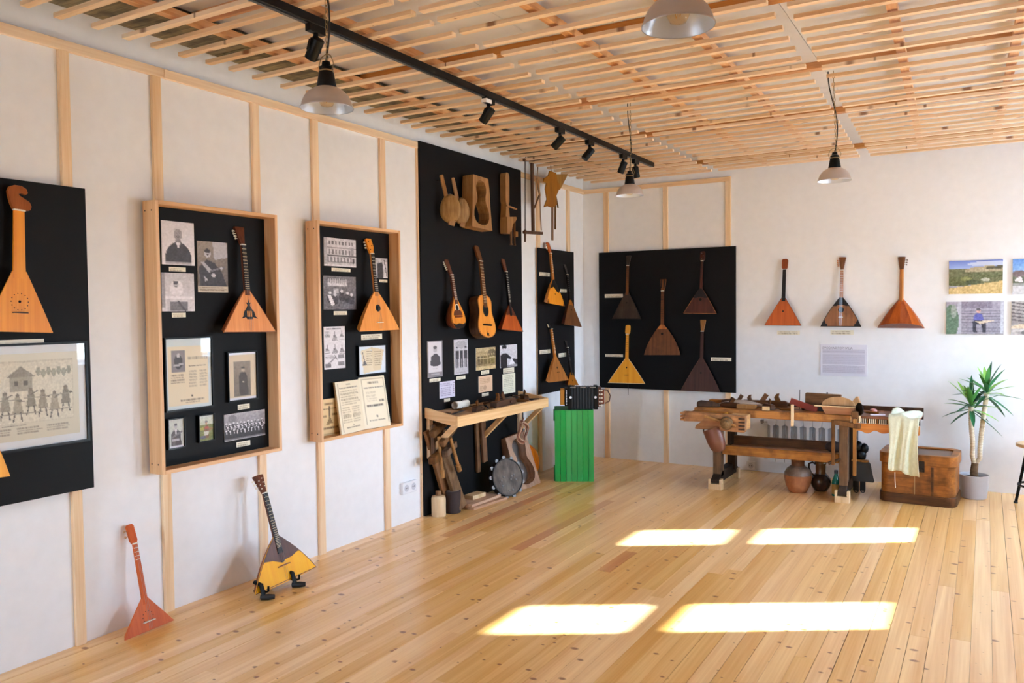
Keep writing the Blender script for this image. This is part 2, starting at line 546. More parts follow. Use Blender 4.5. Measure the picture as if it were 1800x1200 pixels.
def slat(xa, xb, y, j=0.0):
    unit('slat', U_SLAT, ceiling, ((xa + xb) / 2, y + j, 2.860), (xb - xa, 0.037, 0.019))
for y in ROW1 + FAR:
    slat(0.165 + rnd.uniform(-0.015, 0.015), skew(1.415, 1.50, y), y)
    slat(skew(1.485, 1.545, y), skew(2.715, 2.885, y), y - 0.005)
for y in ROW3 + FAR:
    slat(skew(2.80, 2.95, y), 5.08, y)

# timber grid on the walls: a rail each side carries the studs
def wbat(name, parent, wall, u0, u1, z0, z1, mat, d0=0.0, d1=0.02):
    mb = MB(); wbox(mb, wall, u0, u1, z0, z1, d0, d1)
    return mb.build(name, mat, parent, bevel=0.0015)
trim_l = struct(wbat('trim_1', None, 'L', -5.049, -2.501, 2.765, 2.812, pine('Y'), 0, 0.022))
for ya, yb in ((-7.35, -7.30), (-6.75, -6.70), (-6.18, -6.13), (-5.60, -5.552), (-5.122, -5.07), (-4.474, -4.422), (-3.994, -3.938), (-3.33, -3.275),
               (-2.903, -2.872), (-1.04, -0.985), (-0.40, -0.345)):
    wbat('stud', trim_l, 'L', ya, yb, 0.0, 2.765, pine('Z'))
for ya, yb in ((-9.0, -7.2), (-7.2, -5.05), (-2.5, 0.0)):
    wbat('rail', trim_l, 'L', ya + 0.001, yb - 0.001, 2.765, 2.812, pine('Y'), 0, 0.022)
trim_b = struct(wbat('trim_2', None, 'B', 0.022, 1.564, 2.765, 2.808, pine('X'), 0, 0.022))
for xa, xb in ((0.246, 0.300), (0.888, 0.938), (1.512, 1.564)):
    wbat('stud', trim_b, 'B', xa, xb, 0.0, 2.765, pine('Z'))

# ------------------------------------------------------------------ printed pictures (ink stored per point of the sheet)
def canvas(w, h, bg):
    a = np.zeros((h, w, 3)); a[:] = rgb(bg); return a
def rgb(c):
    return np.array((c + 3, c - 2, c + 3) if isinstance(c, (int, float)) else c, float)
def paint(w, h, bg, ops, seed=1):
    rs = np.random.RandomState(seed)
    a = canvas(w, h, bg)
    yy, xx = np.mgrid[0:h, 0:w]
    X = (xx + .5) / w; Y = (yy + .5) / h
    for o in ops:
        k = o[0]
        if k == 'r':
            mk = (X >= o[1]) & (Y >= o[2]) & (X <= o[3]) & (Y <= o[4]); a[mk] = rgb(o[5])
        elif k == 'e':
            mk = ((X - o[1]) / o[3]) ** 2 + ((Y - o[2]) / o[4]) ** 2 <= 1; a[mk] = rgb(o[5])
        elif k == 'p':
            P = o[1]; mk = np.zeros(X.shape, bool); j = len(P) - 1
            for i in range(len(P)):
                (xi, yi), (xj, yj) = P[i], P[j]
                if yi != yj:
                    mk ^= ((yi > Y) != (yj > Y)) & (X < (xj - xi) * (Y - yi) / (yj - yi) + xi)
                j = i
            a[mk] = rgb(o[2])
        elif k == 'l':
            x0, y0, x1, y1, wd, c = o[1:]
            dx, dy = x1 - x0, y1 - y0
            t = np.clip(((X - x0) * dx + (Y - y0) * dy) / (dx * dx + dy * dy + 1e-9), 0, 1)
            asp = h / w
            mk = np.hypot(X - x0 - t * dx, (Y - y0 - t * dy) * asp) < wd; a[mk] = rgb(c)
        elif k == 't':       # lines of small unreadable type
            x0, y0, x1, y1, c, nl = o[1:]
            for i in range(nl):
                ya = y0 + (y1 - y0) * (i + .15) / nl; yb = y0 + (y1 - y0) * (i + .75) / nl
                xe = x1 - (x1 - x0) * (rs.rand() * .18)
                mk = (X >= x0) & (X <= xe) & (Y >= ya) & (Y <= yb)
                f = rs.rand(w)[None, :].repeat(h, 0) * 0.75
                m2 = f[mk][:, None]
                a[mk] = a[mk] * m2 + rgb(c) * (1 - m2)
        elif k == 'g':       # vertical tone gradient of the print
            x0, y0, x1, y1, c0, c1 = o[1:]
            mk = (X >= x0) & (Y >= y0) & (X <= x1) & (Y <= y1)
            t = np.clip((Y - y0) / (y1 - y0), 0, 1)[..., None]
            a = np.where(mk[..., None], rgb(c0) * (1 - t) + rgb(c1) * t, a)
        elif k == 'n':       # grain
            x0, y0, x1, y1, amp = o[1:]
            mk = (X >= x0) & (Y >= y0) & (X <= x1) & (Y <= y1)
            nz = rs.randn(h, w); nz = (nz + np.roll(nz, 1, 0) + np.roll(nz, 1, 1)) / 1.7
            a = a + (nz * amp * mk)[..., None]
    return np.clip(a, 0, 255)

def sheet(wall, rect, d, thick, img, name='print', parent=None, tf=None, back=None):
    """flat sheet with the picture printed on the side facing the room"""
    h, w = img.shape[:2]
    u0, u1, z0, z1 = rect
    co, ink = [], []
    for j in range(h):
        for i in range(w):
            u = u0 + (u1 - u0) * i / (w - 1); z = z1 + (z0 - z1) * j / (h - 1)
            co.append(wp(wall, u, z, d + thick)); ink.append(img[j, i])
    faces = []
    for j in range(h - 1):
        for i in range(w - 1):
            a = j * w + i
            faces.append((a, a + w, a + w + 1, a + 1))
    nb = len(co)
    edge = np.array(back if back else (225, 220, 205), float)
    for dd in (d, d + thick * 0.98):
        for u, z in ((u0, z0), (u1, z0), (u1, z1), (u0, z1)):
            co.append(wp(wall, u, z, dd)); ink.append(edge)
    b = nb
    faces += [(b, b + 3, b + 2, b + 1), (b, b + 1, b + 5, b + 4), (b + 1, b + 2, b + 6, b + 5), (b + 2, b + 3, b + 7, b + 6), (b + 3, b, b + 4, b + 7)]
    me = bpy.data.meshes.new(name)
    if tf is not None:
        co = [tuple(tf @ Vector(c)) for c in co]
    off = Vector((0, 0, 0)) if parent is None or parent.type != 'EMPTY' else parent.location
    me.from_pydata([tuple(Vector(c) - off) for c in co], [], faces)
    A = np.array(ink) / 255.0
    A = np.where(A <= 0.04045, A / 12.92, ((A + 0.055) / 1.055) ** 2.4)
    at = me.color_attributes.new('ink', 'FLOAT_COLOR', 'POINT')
    at.data.foreach_set('color', np.hstack([A, np.ones((len(A), 1))]).astype(np.float32).ravel())
    me.materials.append(print_mat())
    o = bpy.data.objects.new(name, me); C.objects.link(o)
    if parent is not None: o.parent = parent
    return o

def portrait(bg=205, suit=50, skin=180, hair=70, cx=.5, cy=.27, s=1.0, beard=True, col2=None):
    o = [('g', 0, 0, 1, 1, bg - 10, bg + 10)]
    o += [('e', cx, cy + .62 * s, .40 * s, .42 * s, suit), ('r', cx - .40 * s, cy + .60 * s, cx + .40 * s, cy + .66 * s, suit)]
    o += [('e', cx, cy + .20 * s, .09 * s, .09 * s, skin - 20), ('p', [(cx - .07 * s, cy + .2 * s), (cx + .07 * s, cy + .2 * s), (cx, cy + .36 * s)], 225)]
    o += [('e', cx, cy - .03 * s, .125 * s, .118 * s, hair), ('e', cx, cy + .03 * s, .12 * s, .13 * s, skin)]
    if beard:
        o += [('e', cx, cy + .09 * s, .08 * s, .025 * s, hair - 20)]
    o += [('e', cx - .045 * s, cy + .0 * s, .012 * s, .009 * s, 96), ('e', cx + .045 * s, cy + .0 * s, .012 * s, .009 * s, 96), ('l', cx, cy + .36 * s, cx, cy + .8 * s, .006, suit + 30)]
    return o
def standing(cx, y0, h, c, skin=190, w=.07, hat=None):
    o = [('e', cx, y0 + .10 * h, w * .5, .065 * h, skin), ('r', cx - w, y0 + .18 * h, cx + w, y0 + .56 * h, c),
         ('r', cx - w * .8, y0 + .55 * h, cx - w * .12, y0 + .97 * h, c - 15), ('r', cx + w * .12, y0 + .55 * h, cx + w * .8, y0 + .97 * h, c - 15)]
    if hat is not None:
        o.append(('r', cx - w * .6, y0, cx + w * .6, y0 + .06 * h, hat))
    return o

CARD = (240, 232, 210)
def caption(wall, rect, d, where, seed=3, group='cream caption cards'):
    u0, u1, z0, z1 = rect
    w = 26; h = 7
    im = paint(w, h, CARD, [('t', .08, .2, .92, .9, (165, 150, 125), 2)], seed)
    o = sheet(wall, rect, d, 0.002, im, 'caption_card')
    return tag(o, 'small cream caption card ' + where, 'label', group)
def photo(wall, rect, d, img, label, cat='photograph', group=None, name='photo_print', thick=0.003):
    o = sheet(wall, rect, d, thick, img, name, back=(230, 228, 226))
    return tag(o, label, cat, group)
def framed(wall, rect, d, img, label, border=0.012, depth=0.018, mat=None, cat='framed picture', group=None, matte=0.0, matcol=(232, 236, 240)):
    u0, u1, z0, z1 = rect
    root = thing('framed_picture', label, cat, wp(wall, (u0 + u1) / 2, z0, d), group)
    mt = mat or BLACKP
    mb = MB()
    wbox(mb, wall, u0, u0 + border, z0, z1, d, d + depth); wbox(mb, wall, u1 - border, u1, z0, z1, d, d + depth)
    wbox(mb, wall, u0 + border, u1 - border, z0, z0 + border, d, d + depth); wbox(mb, wall, u0 + border, u1 - border, z1 - border, z1, d, d + depth)
    mb.build('frame', mt, root)
    b = border
    if matte:
        mb = MB(); wbox(mb, wall, u0 + b, u1 - b, z0 + b, z1 - b, d + .002, d + .006)
        mb.build('mount', M('mount_board', matcol, .8), root)
        b += matte
    sheet(wall, (u0 + b, u1 - b, z0 + b, z1 - b), d + .006, .002, img, 'print', root)
    mb = MB()
    dd = d + depth * .75
    b = border
    q = [wp(wall, u, z, dd) for u, z in ((u0 + b, z0 + b), (u1 - b, z0 + b), (u1 - b, z1 - b), (u0 + b, z1 - b))]
    mb.bm.faces.new([mb.bm.verts.new(p) for p in q])
    mb.build('glass', glass_mat(), root)
    return root

# ------------------------------------------------------------------ string instruments
# spec = (u, z, d, tilt, lean, width, body height, neck length, head length), measured at the front face
def root_at(wall, spec, name, label, cat, group, flip=False):
    u, z, d, tilt, lean = spec[:5]
    R = (RZ(PI / 2) if wall == 'L' else Matrix.Identity(3)) @ RY(tilt) @ RX(-lean)
    if flip: R = R @ RZ(PI)
    root = thing(name, label, cat, (0, 0, 0), group)
    mm = R.to_4x4(); mm.translation = Vector(wp(wall, u, z, d))
    root.matrix_world = mm
    return root
def lbuild(mb, name, mat, root, **k):
    return mb.build(name, mat, root, world=False, **k)
def wmat(name, c1, c2, **k):
    k.setdefault('var', .03)
    return wood(name, c1, c2, 'Z', False, 30, 1.2, rough=k.pop('rough', .38), **k)

def neck_parts(root, hb, ln, lh, st):
    nw, tw = st.get('nw', .014), st.get('nt', .018)
    n0 = hb - st.get('over', .03)
    mb = MB()
    z1 = hb + ln
    rg = []
    for z, w, t in ((n0, nw * 1.25, tw * 1.3), (hb + .02, nw * 1.15, tw * 1.1), (z1, nw, tw)):
        rg.append([(-w, -.003, z), (w, -.003, z), (w * .92, t * .5, z), (w * .45, t, z), (-w * .45, t, z), (-w * .92, t * .5, z)])
    mb.loft(rg)
    lbuild(mb, 'neck', st['neck'], root)
    if st.get('board'):
        zb = hb * st.get('board_to', .80)
        mb = MB(); mb.prism([(-nw * 1.2, zb), (nw * 1.2, zb), (nw, z1), (-nw, z1)], -.007, -.003)
        fb = lbuild(mb, 'fingerboard', st['board'], root)
    nf = st.get('frets', 0)
    if nf:
        mb = MB()
        y = -.0078 if st.get('board') else -.0042
        zb = hb * st.get('board_to', .80) if st.get('board') else hb
        L = z1 * 1.0 - hb * .28
        for i in range(1, nf + 1):
            z = hb * .28 + L / 2 ** (i / 12.0)
            if z < zb: break
            mb.box(-nw * 1.05, nw * 1.05, y - .0004, y + .003, z - st.get('fw', .0014), z + st.get('fw', .0014))
        lbuild(mb, 'frets', st.get('fretmat', IVORY), root, kind='stuff')
    mb = MB(); mb.box(-nw * 1.1, nw * 1.1, -.009, .004, z1 - .003, z1 + .003)
    lbuild(mb, 'nut', IVORY, root)
    # head, tipped back
    hw = st.get('hw', .028)
    sty = st.get('head_style', 'flare')
    th = .014
    tf = Matrix.Translation((0, 0, z1)) @ Matrix.Rotation(math.radians(-st.get('tip', 10)), 4, 'X') @ Matrix.Translation((0, 0, -z1))
    a, b = z1, z1 + lh
    if sty == 'flare':
        pts = [(-nw, a), (nw, a), (nw * 1.1, a + lh * .12), (hw, b), (hw * .5, b + lh * .02), (-hw * .5, b + lh * .02), (-hw, b), (-nw * 1.1, a + lh * .12)]
    elif sty == 'shield':
        pts = [(-nw, a), (nw, a), (hw * .95, a + lh * .16), (hw, a + lh * .9), (hw * .6, b), (-hw * .6, b), (-hw, a + lh * .9), (-hw * .95, a + lh * .16)]
    elif sty == 'crown':
        pts = [(-nw, a), (nw, a), (hw * .7, a + lh * .3), (hw, a + lh * .85), (hw * .7, b), (hw * .2, b - lh * .05), (0, b + lh * .03), (-hw * .2, b - lh * .05), (-hw * .7, b), (-hw, a + lh * .85), (-hw * .7, a + lh * .3)]
    elif sty == 'bevel':
        pts = [(-nw, a), (nw, a), (hw, a + lh * .45), (hw * .8, b), (-hw * .75, b), (-hw, b - lh * .12), (-hw * .85, a + lh * .4)]
    elif sty == 'scroll':
        pts = [(-nw, a), (nw, a), (hw * 1.15, a + lh * .06), (hw * 1.3, a + lh * .22), (hw * 1.1, a + lh * .40), (hw * .5, a + lh * .52), (hw * .1, a + lh * .60),
               (hw * .05, a + lh * .68), (hw * .35, a + lh * .70), (hw * .75, a + lh * .66), (hw * .98, a + lh * .74), (hw * .85, a + lh * .90), (hw * .35, b), (-hw * .35, b - lh * .01),
               (-hw * .85, a + lh * .9), (-hw * 1.02, a + lh * .72), (-hw * .95, a + lh * .5), (-hw * .8, a + lh * .25)]
    mb = MB(); mb.prism(pts, -.003, th, 'XZ', tf)
    hd = lbuild(mb, 'headstock', st.get('head', st['neck']), root, bevel=.0015)
    if st.get('slots'):
        mb = MB()
        for sx_ in (-1, 1):
            mb.prism([(sx_ * hw * .28, a + lh * .2), (sx_ * hw * .62, a + lh * .2), (sx_ * hw * .72, a + lh * .85), (sx_ * hw * .34, a + lh * .85)], -.0045, -.002, 'XZ', tf)
        lbuild(mb, 'head_slots', M('slot_dark', (20, 14, 10), .8), hd)
    pg = st.get('pegs', 0)
    pm = st.get('pegmat', IVORY)
    for i in range(pg):
        side = -1 if st.get('peg_side', 'left') == 'left' or (st.get('peg_side') == 'both' and i % 2 == 0) else 1
        q = i if st.get('peg_side', 'left') != 'both' else i // 2
        nq = pg if st.get('peg_side', 'left') != 'both' else (pg + 1) // 2
        f = .28 + .56 * (q + .5) / nq
        w = nw * 1.1 + (hw - nw * 1.1) * f if sty in ('flare', 'crown') else hw * .95
        p0 = Vector((side * w, .006, a + lh * f)); p1 = Vector((side * (w + .012), .006, a + lh * f)); p2 = Vector((side * (w + .020), .006, a + lh * f))
        mb = MB()
        mb.tube([tf @ p0, tf @ p1], .002, 6)
        mb.tube([tf @ p1, tf @ (p1 * .7 + p2 * .3), tf @ (p1 * .2 + p2 * .8), tf @ p2], [.003, .0062, .0062, .003], 8)
        lbuild(mb, 'tuning_peg', pm, hd, smooth=True)
    if st.get('studs'):
        for i in range(st['studs']):
            mb = MB()
            f = .25 + .55 * i / max(1, st['studs'] - 1); xx = ((i % 2) - .5) * hw * .7
            mb.cyl(tf @ Vector((xx, -.008, a + lh * f)), tf @ Vector((xx, -.002, a + lh * f)), .003, n=8)
            lbuild(mb, 'string_post', st.get('studmat', STEEL), hd, smooth=True)
    # strings from tailpiece to head
    if st.get('strings'):
        mb = MB()
        ns = st['strings']
        for i in range(ns):
            x = (i - (ns - 1) / 2) * nw * 1.5 / max(1, ns - 1)
            mb.tube([(x, -.010, .01), (x, -.016, hb * .28), (x * .8, -.0095, z1)], .0006, 4)
        lbuild(mb, 'strings', STEEL, root)

def bal_w(W, tw, bulge, t):
    return tw + (W / 2 - tw) * (1 - t) + bulge * W * t * (1 - t)

def balalaika(wall, spec, label, group, st, name='balalaika', cat='balalaika', flip=False):
    u, z, d, tilt, lean, W, hb, ln, lh = spec
    if flip: spec = (u, z, .012) + tuple(spec[3:])
    root = root_at(wall, spec, name, label, cat, group, flip)
    D = st.get('D', .08)
    tw = st.get('nw', .014) * 1.35
    bg = st.get('bulge', .06)
    N = 8
    ts = [i / N for i in range(N + 1)]
    right = [(bal_w(W, tw, bg, t), hb * t) for t in ts]
    sag = st.get('sag', 0.0)
    bot = [(-W / 4, -sag * hb * .8), (0, -sag * hb), (W / 4, -sag * hb * .8)] if sag else []
    out = bot + right + [(-x, y) for x, y in right[::-1]]
    mb = MB(); mb.prism(out, -.002, .003)
    top = lbuild(mb, 'soundboard', st['top'], root)
    # ribbed back
    NF = st.get('ribs', 6)
    ph = [PI * i / NF for i in range(NF + 1)]
    rings = []
    for t in [0, .12, .3, .5, .7, .85, 1.0]:
        w = bal_w(W, tw, bg, t)
        dd = (D - .016) * (1 - t) ** .75 + .014
        rings.append([(w * math.cos(p), .003 + dd * math.sin(p), hb * (t + (1 - t) * .17 * math.sin(p))) for p in ph])
    if st.get('rib_pieces'):
        for i in range(NF):
            mb = MB()
            a_ = [[(r[i][0], r[i][1], r[i][2]), (r[i + 1][0], r[i + 1][1], r[i + 1][2])] for r in rings]
            b_ = [[(q[0] * .93, .003 + (q[1] - .003) * .9, q[2]) for q in pr_] for pr_ in a_]
            mb.loft([[x[0], x[1], y[1], y[0]] for x, y in zip(a_, b_)])
            lbuild(mb, 'rib', st['rib_pieces'][i % len(st['rib_pieces'])], root)
    mb = MB()
    if not st.get('rib_pieces'):
        mb.loft(rings, False, True, closed=False)
    base = [mb.bm.verts.new((W / 2 * math.cos(p), .003, 0)) for p in ph]
    r0_ = [mb.bm.verts.new(p) for p in rings[0]]
    for i in range(NF):
        try: mb.bm.faces.new((base[i], base[i + 1], r0_[i + 1], r0_[i]))
        except ValueError: pass
    if not st.get('rib_pieces'):
        lbuild(mb, 'back_shell', st['back'], root)
    else:
        lbuild(mb, 'tail_panel', st.get('tail', st['back']), root)
    hz = st.get('hole_z', .42) * hb
    if st.get('hole', .012):
        r = st.get('hole', .012)
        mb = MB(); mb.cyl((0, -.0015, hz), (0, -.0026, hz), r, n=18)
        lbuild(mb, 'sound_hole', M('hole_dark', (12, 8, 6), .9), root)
        if st.get('rosette'):
            o_ = [(r * 1.75 * math.cos(a), hz + r * 1.75 * math.sin(a)) for a in (2 * PI * q / 20 for q in range(20))]
            i_ = [(r * math.cos(a), hz + r * math.sin(a)) for a in (2 * PI * q / 20 for q in range(20))]
            mb = MB(); mb.ring(o_, i_, -.0032, -.0015)
            lbuild(mb, 'rosette', st['rosette'], root)
    if st.get('dots'):
        mb = MB()
        for q in range(st['dots']):
            a = 2 * PI * q / st['dots']; R_ = st.get('dots_r', .04)
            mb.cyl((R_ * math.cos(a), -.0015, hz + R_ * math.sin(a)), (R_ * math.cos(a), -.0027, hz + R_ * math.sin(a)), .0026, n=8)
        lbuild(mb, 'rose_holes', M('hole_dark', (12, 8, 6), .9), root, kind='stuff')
    if st.get('bridge'):
        bz = st.get('bridge_z', .24) * hb; bw = st['bridge']
        mb = MB(); mb.prism([(-bw, bz), (bw, bz), (bw * .92, bz + .004), (bw * .1, bz + .0055), (-bw * .1, bz + .0055), (-bw * .92, bz + .004)], -.014, -.002)
        lbuild(mb, 'bridge', st.get('bridgemat', DARKW), root)
    if st.get('guard'):
        za = st.get('guard_z', .5)
        tt = [za + (1 - za) * i / 6 for i in range(7)]
        rs = [(bal_w(W, tw, bg, t) * .985, hb * t) for t in tt]
        low = [(x * rs[0][0], hb * (za + dz)) for x, dz in st.get('guard_low', [(-.6, -.01), (-.3, .03), (-.12, .02), (0, .05), (.12, .02), (.3, .03), (.6, -.01)])]
        mb = MB(); mb.prism(low + rs + [(-x, y) for x, y in rs[::-1]], -.0034, -.0015)
        lbuild(mb, 'pickguard', st['guard'], root)
    if st.get('corners'):
        for s_ in (-1, 1):
            c = st.get('corner', .2) * W
            pts = [(s_ * W * .495, .001), (s_ * (W / 2 - c), .001), (s_ * (W / 2 - c * 1.02), c * .35), (s_ * (W / 2 - c * .75), c * .5), (s_ * (W / 2 - c * .7), c * .8), (s_ * bal_w(W, tw, bg, c / hb * 1.1) * .985, c * 1.1)]
            mb = MB(); mb.prism(pts, -.0034, -.0015); lbuild(mb, 'corner_plate', st['corners'], root)
    if st.get('edge'):
        mb = MB()
        ew = st.get('edge_w', .004)
        o_ = right + [(-x, y) for x, y in right[::-1]]
        i_ = [(max(x - ew, .001), y + (ew if k_ == 0 else 0)) for k_, (x, y) in enumerate(right)]
        i_ = i_ + [(-x, y) for x, y in i_[::-1]]
        mb.ring(o_, i_, -.003, -.001)
        lbuild(mb, 'binding', st['edge'], root)
    if st.get('ornament'):
        z0_ = st.get('orn_z', .50) * hb; s_ = st.get('orn_s', .06)
        mb = MB()
        pts = [(-1, -.55), (-.75, -.35), (-.62, .1), (-.3, .42), (-.12, .75), (-.3, 1.0), (-.1, .95), (0, 1.35), (.1, .95), (.3, 1.0), (.12, .75), (.3, .42), (.62, .1), (.75, -.35), (1, -.55), (.7, -.5), (.45, -.42), (.3, -.62), (-.3, -.62), (-.45, -.42), (-.7, -.5)]
        mb.prism([(x * s_, z0_ + y * s_) for x, y in pts], -.0034, -.0015)
        orn = lbuild(mb, 'ornament', st['ornament'], root)
        mb = MB()
        for xx in (-.22, 0, .22):
            mb.box(xx * s_ - .004, xx * s_ + .004, -.0042, -.0030, z0_ - .38 * s_, z0_ + .18 * s_)
        lbuild(mb, 'inlay', st['top'], orn)
    neck_parts(root, hb, ln, lh, st)
    return root

def outline_body(wall, spec, label, group, st, table, name, cat, bowl=False):
    """body with a rounded outline: table of (height fraction, half width fraction)"""
    u, z, d, tilt, lean, W, hb, ln, lh = spec
    root = root_at(wall, spec, name, label, cat, group)
    D = st.get('D', .09)
    T = np.array(table)
    tt = np.linspace(0, 1, 33)
    tt = .5 - .5 * np.cos(PI * tt)
    ww = np.interp(tt, T[:, 0], T[:, 1])
    k = np.array([.25, .5, .25])
    ws = ww.copy(); ws[1:-1] = .25 * ww[:-2] + .5 * ww[1:-1] + .25 * ww[2:]
    right = [(float(w) * W / 2, float(t) * hb) for t, w in zip(tt, ws)]
    out = right[1:-1] + [(-x, y) for x, y in right[1:-1][::-1]]
    mb = MB(); mb.prism(out, -.002, .003)
    lbuild(mb, 'soundboard', st['top'], root)
    mb = MB()
    if bowl:
        NF = 9
        rings = []
        for (x, y) in right:
            f = x / (W / 2)
            rings.append([(max(x, .004) * math.cos(PI * i / NF), .003 + max(D * f ** .8, .004) * math.sin(PI * i / NF), y) for i in range(NF + 1)])
        mb.loft(rings, True, True, closed=False)
    else:
        mb.prism([(x * 1.0, y) for x, y in out], .003, D)
    lbuild(mb, 'back_shell' if bowl else 'sides', st['back'], root)
    if not bowl:
        mb = MB(); mb.prism([(x * 1.02, y) for x, y in out], D, D + .004)
        lbuild(mb, 'back', st['back'], root)
    hz = st.get('hole_z', .62) * hb; r = st.get('hole', .03)
    sx_ = st.get('hole_x', 1.0)
    circ = lambda R_: [(R_ * sx_ * math.cos(2 * PI * q / 24), hz + R_ * math.sin(2 * PI * q / 24)) for q in range(24)]
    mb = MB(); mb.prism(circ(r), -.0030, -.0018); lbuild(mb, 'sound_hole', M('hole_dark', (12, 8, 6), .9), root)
    mb = MB(); mb.ring(circ(r * 1.35), circ(r), -.0036, -.0015); lbuild(mb, 'rosette', st.get('rosette', DARKW), root)
    if st.get('edge'):
        mb = MB(); mb.ring(out, [(x * .955, hb * .5 + (y - hb * .5) * .97) for x, y in out], -.0032, -.0010)
        lbuild(mb, 'binding', st['edge'], root)
    bz = st.get('bridge_z', .22) * hb; bw = st.get('bridge', .05)
    if bw:
        mb = MB(); mb.prism([(-bw, bz - .002), (-bw * 1.25, bz + .005), (-bw, bz + .012), (bw, bz + .012), (bw * 1.25, bz + .005), (bw, bz - .002)], -.012, -.002)
        lbuild(mb, 'bridge', st.get('bridgemat', BLACKP), root)
    for nm, pts, mt in st.get('plates', []):
        mb = MB(); mb.prism([(x * W / 2, y * hb) for x, y in pts], -.0038, -.0015); lbuild(mb, nm, mt, root)
    neck_parts(root, hb, ln, lh, st)
    return root

# ================================================================== WALL DISPLAYS
def panel(wall, u0, u1, z0, z1, d0, label, thick=0.014):
    mb = MB(); wbox(mb, wall, u0, u1, z0, z1, d0, d0 + thick)
    return tag(mb.build('display_board', BLACKB, bevel=.001), label, 'board')
panel('L', -6.925, -5.502, .735, 2.143, .02, 'black square display board at the left edge, with the wide framed engraving')
panel('L', -2.896, -1.371, .006, 2.82, .02, 'tall black floor-to-ceiling board behind the mandolin, guitar and tool shelf')
panel('L', -1.06, -.293, .752, 2.142, .02, 'narrow black board with four balalaikas, left of the room corner')
panel('B', .195, 1.617, .740, 2.143, .02, 'large square black board with five balalaikas on the back wall')

def case(label, ya, yb, z0, z1, depth):
    root = thing('display_case', label, 'display case', (0.02, (ya + yb) / 2, z0))
    t = .02
    mb = MB(); mb.box(.02, .032, ya + t, yb - t, z0 + t, z1 - t); mb.build('back_panel', BLACKB, root)
    for y in (ya, yb - t):
        mb = MB(); mb.box(.02, depth, y, y + t, z0, z1); mb.build('side_board', wood('case_pine_Z', (234, 190, 140), (208, 150, 98), 'Z', True, 20, 1.0, knots=.8, rough=.45, var=.06, kscale=(9, 1.8), ksize=.16), root, bevel=.001)
    for z, nm in ((z0, 'bottom_board'), (z1 - t, 'top_board')):
        mb = MB(); mb.box(.02, depth, ya + t, yb - t, z, z + t); mb.build(nm, wood('case_pine_Y', (234, 190, 140), (208, 150, 98), 'Y', True, 20, 1.0, knots=.7, rough=.45, var=.06), root, bevel=.001)
    mb = MB()
    for y in (ya, yb):
        for z in (z0 + .05, z1 - .05):
            for x in (.04, .09):
                mb.cyl((x, y - .001, z), (x, y + .001, z), .004, n=8)
    mb.build('screws', OLDIRON, root, kind='stuff')
    return root
case('pine shadow-box case with two portraits and four framed pictures', -5.196, -4.394, .745, 2.120, .12)
case('pine shadow-box case with an open music book on its ledge', -4.068, -3.249, .745, 2.121, .12)

# ---------------------------------------------------------------- instrument finishes
HONEY = wmat('honey_spruce', (240, 156, 44), (222, 130, 28))
ORANGE = wmat('orange_spruce', (232, 152, 80), (212, 126, 56))
CARAM = wmat('caramel_top', (240, 156, 66), (220, 132, 44))
YELLOW = wmat('yellow_spruce', (255, 192, 14), (248, 168, 6), rough=.45)
GOLDEN = wmat('golden_plain', (248, 176, 54), (230, 150, 36))
SALMON = wmat('salmon_wood', (212, 104, 50), (190, 84, 38), rough=.55)
MAHOG = wmat('mahogany', (118, 60, 32), (82, 38, 20))
REDB = wmat('red_brown', (150, 72, 34), (112, 48, 22))
WALNUT = wmat('walnut', (110, 66, 48), (74, 40, 28))
UMBER = wmat('umber_top', (130, 78, 40), (92, 52, 26), stain=.4)
SMOKE = wmat('smoky_top', (70, 58, 48), (44, 36, 30), stain=.5)
OXBL = wmat('oxblood', (86, 42, 28), (58, 26, 18), stain=.4)
CHOC = wmat('chocolate', (76, 44, 34), (54, 30, 24), rough=.45)
EBON = wmat('ebony', (34, 26, 24), (18, 14, 14), rough=.4)
MAPLE = wmat('maple', (206, 134, 62), (170, 98, 40))
BRONZE = wmat('bronze_brown', (184, 112, 44), (146, 84, 30))
RUST = wmat('rust_top', (198, 98, 40), (168, 74, 26))

def ST(**k):
    return k
# board 1
balalaika('L', (-5.857, 1.482, 0.100, 0.052, 0.047, 0.287, 0.261, 0.264, 0.110), 'amber balalaika with a carved bird-shaped head on the left black board', 'balalaikas on the left wall',
          ST(top=HONEY, back=HONEY, neck=HONEY, head=wmat('scroll_brown', (166, 92, 44), (130, 66, 28)), head_style='scroll', hw=.042, nw=.022, D=.05, bulge=.02, hole=.006, dots=14, dots_r=.036, hole_z=.50, bridge=.032, bridge_z=.31, tip=4))
caption('L', (-6.044, -5.718, 1.387, 1.448), .034, 'under the bird-headed balalaika', 4)
lub = [('g', 0, 0, 1, 1, (226, 222, 206), (214, 208, 188)), ('r', .05, .09, .955, .80, (206, 200, 182)), ('r', .057, .105, .948, .79, (222, 216, 198))]
for hx, hw_, hy in ((.08, .16, .30), (.30, .13, .28), (.55, .17, .27)):
    lub += [('p', [(hx - hw_ * .62, hy), (hx, hy - .12), (hx + hw_ * .62, hy)], (146, 140, 126)), ('r', hx - hw_ * .5, hy, hx + hw_ * .5, hy + .16, (168, 162, 146))]
    lub += [('r', hx - hw_ * .3 + .07 * i, hy + .04, hx - hw_ * .3 + .07 * i + .03, hy + .10, (96, 90, 82)) for i in range(2)]
for i in range(7):
    lub += [('e', .68 + .04 * i, .22 + .02 * (i % 2), .018, .05, (164, 162, 144)), ('l', .68 + .04 * i, .26, .68 + .04 * i, .36, .003, (110, 104, 92))]
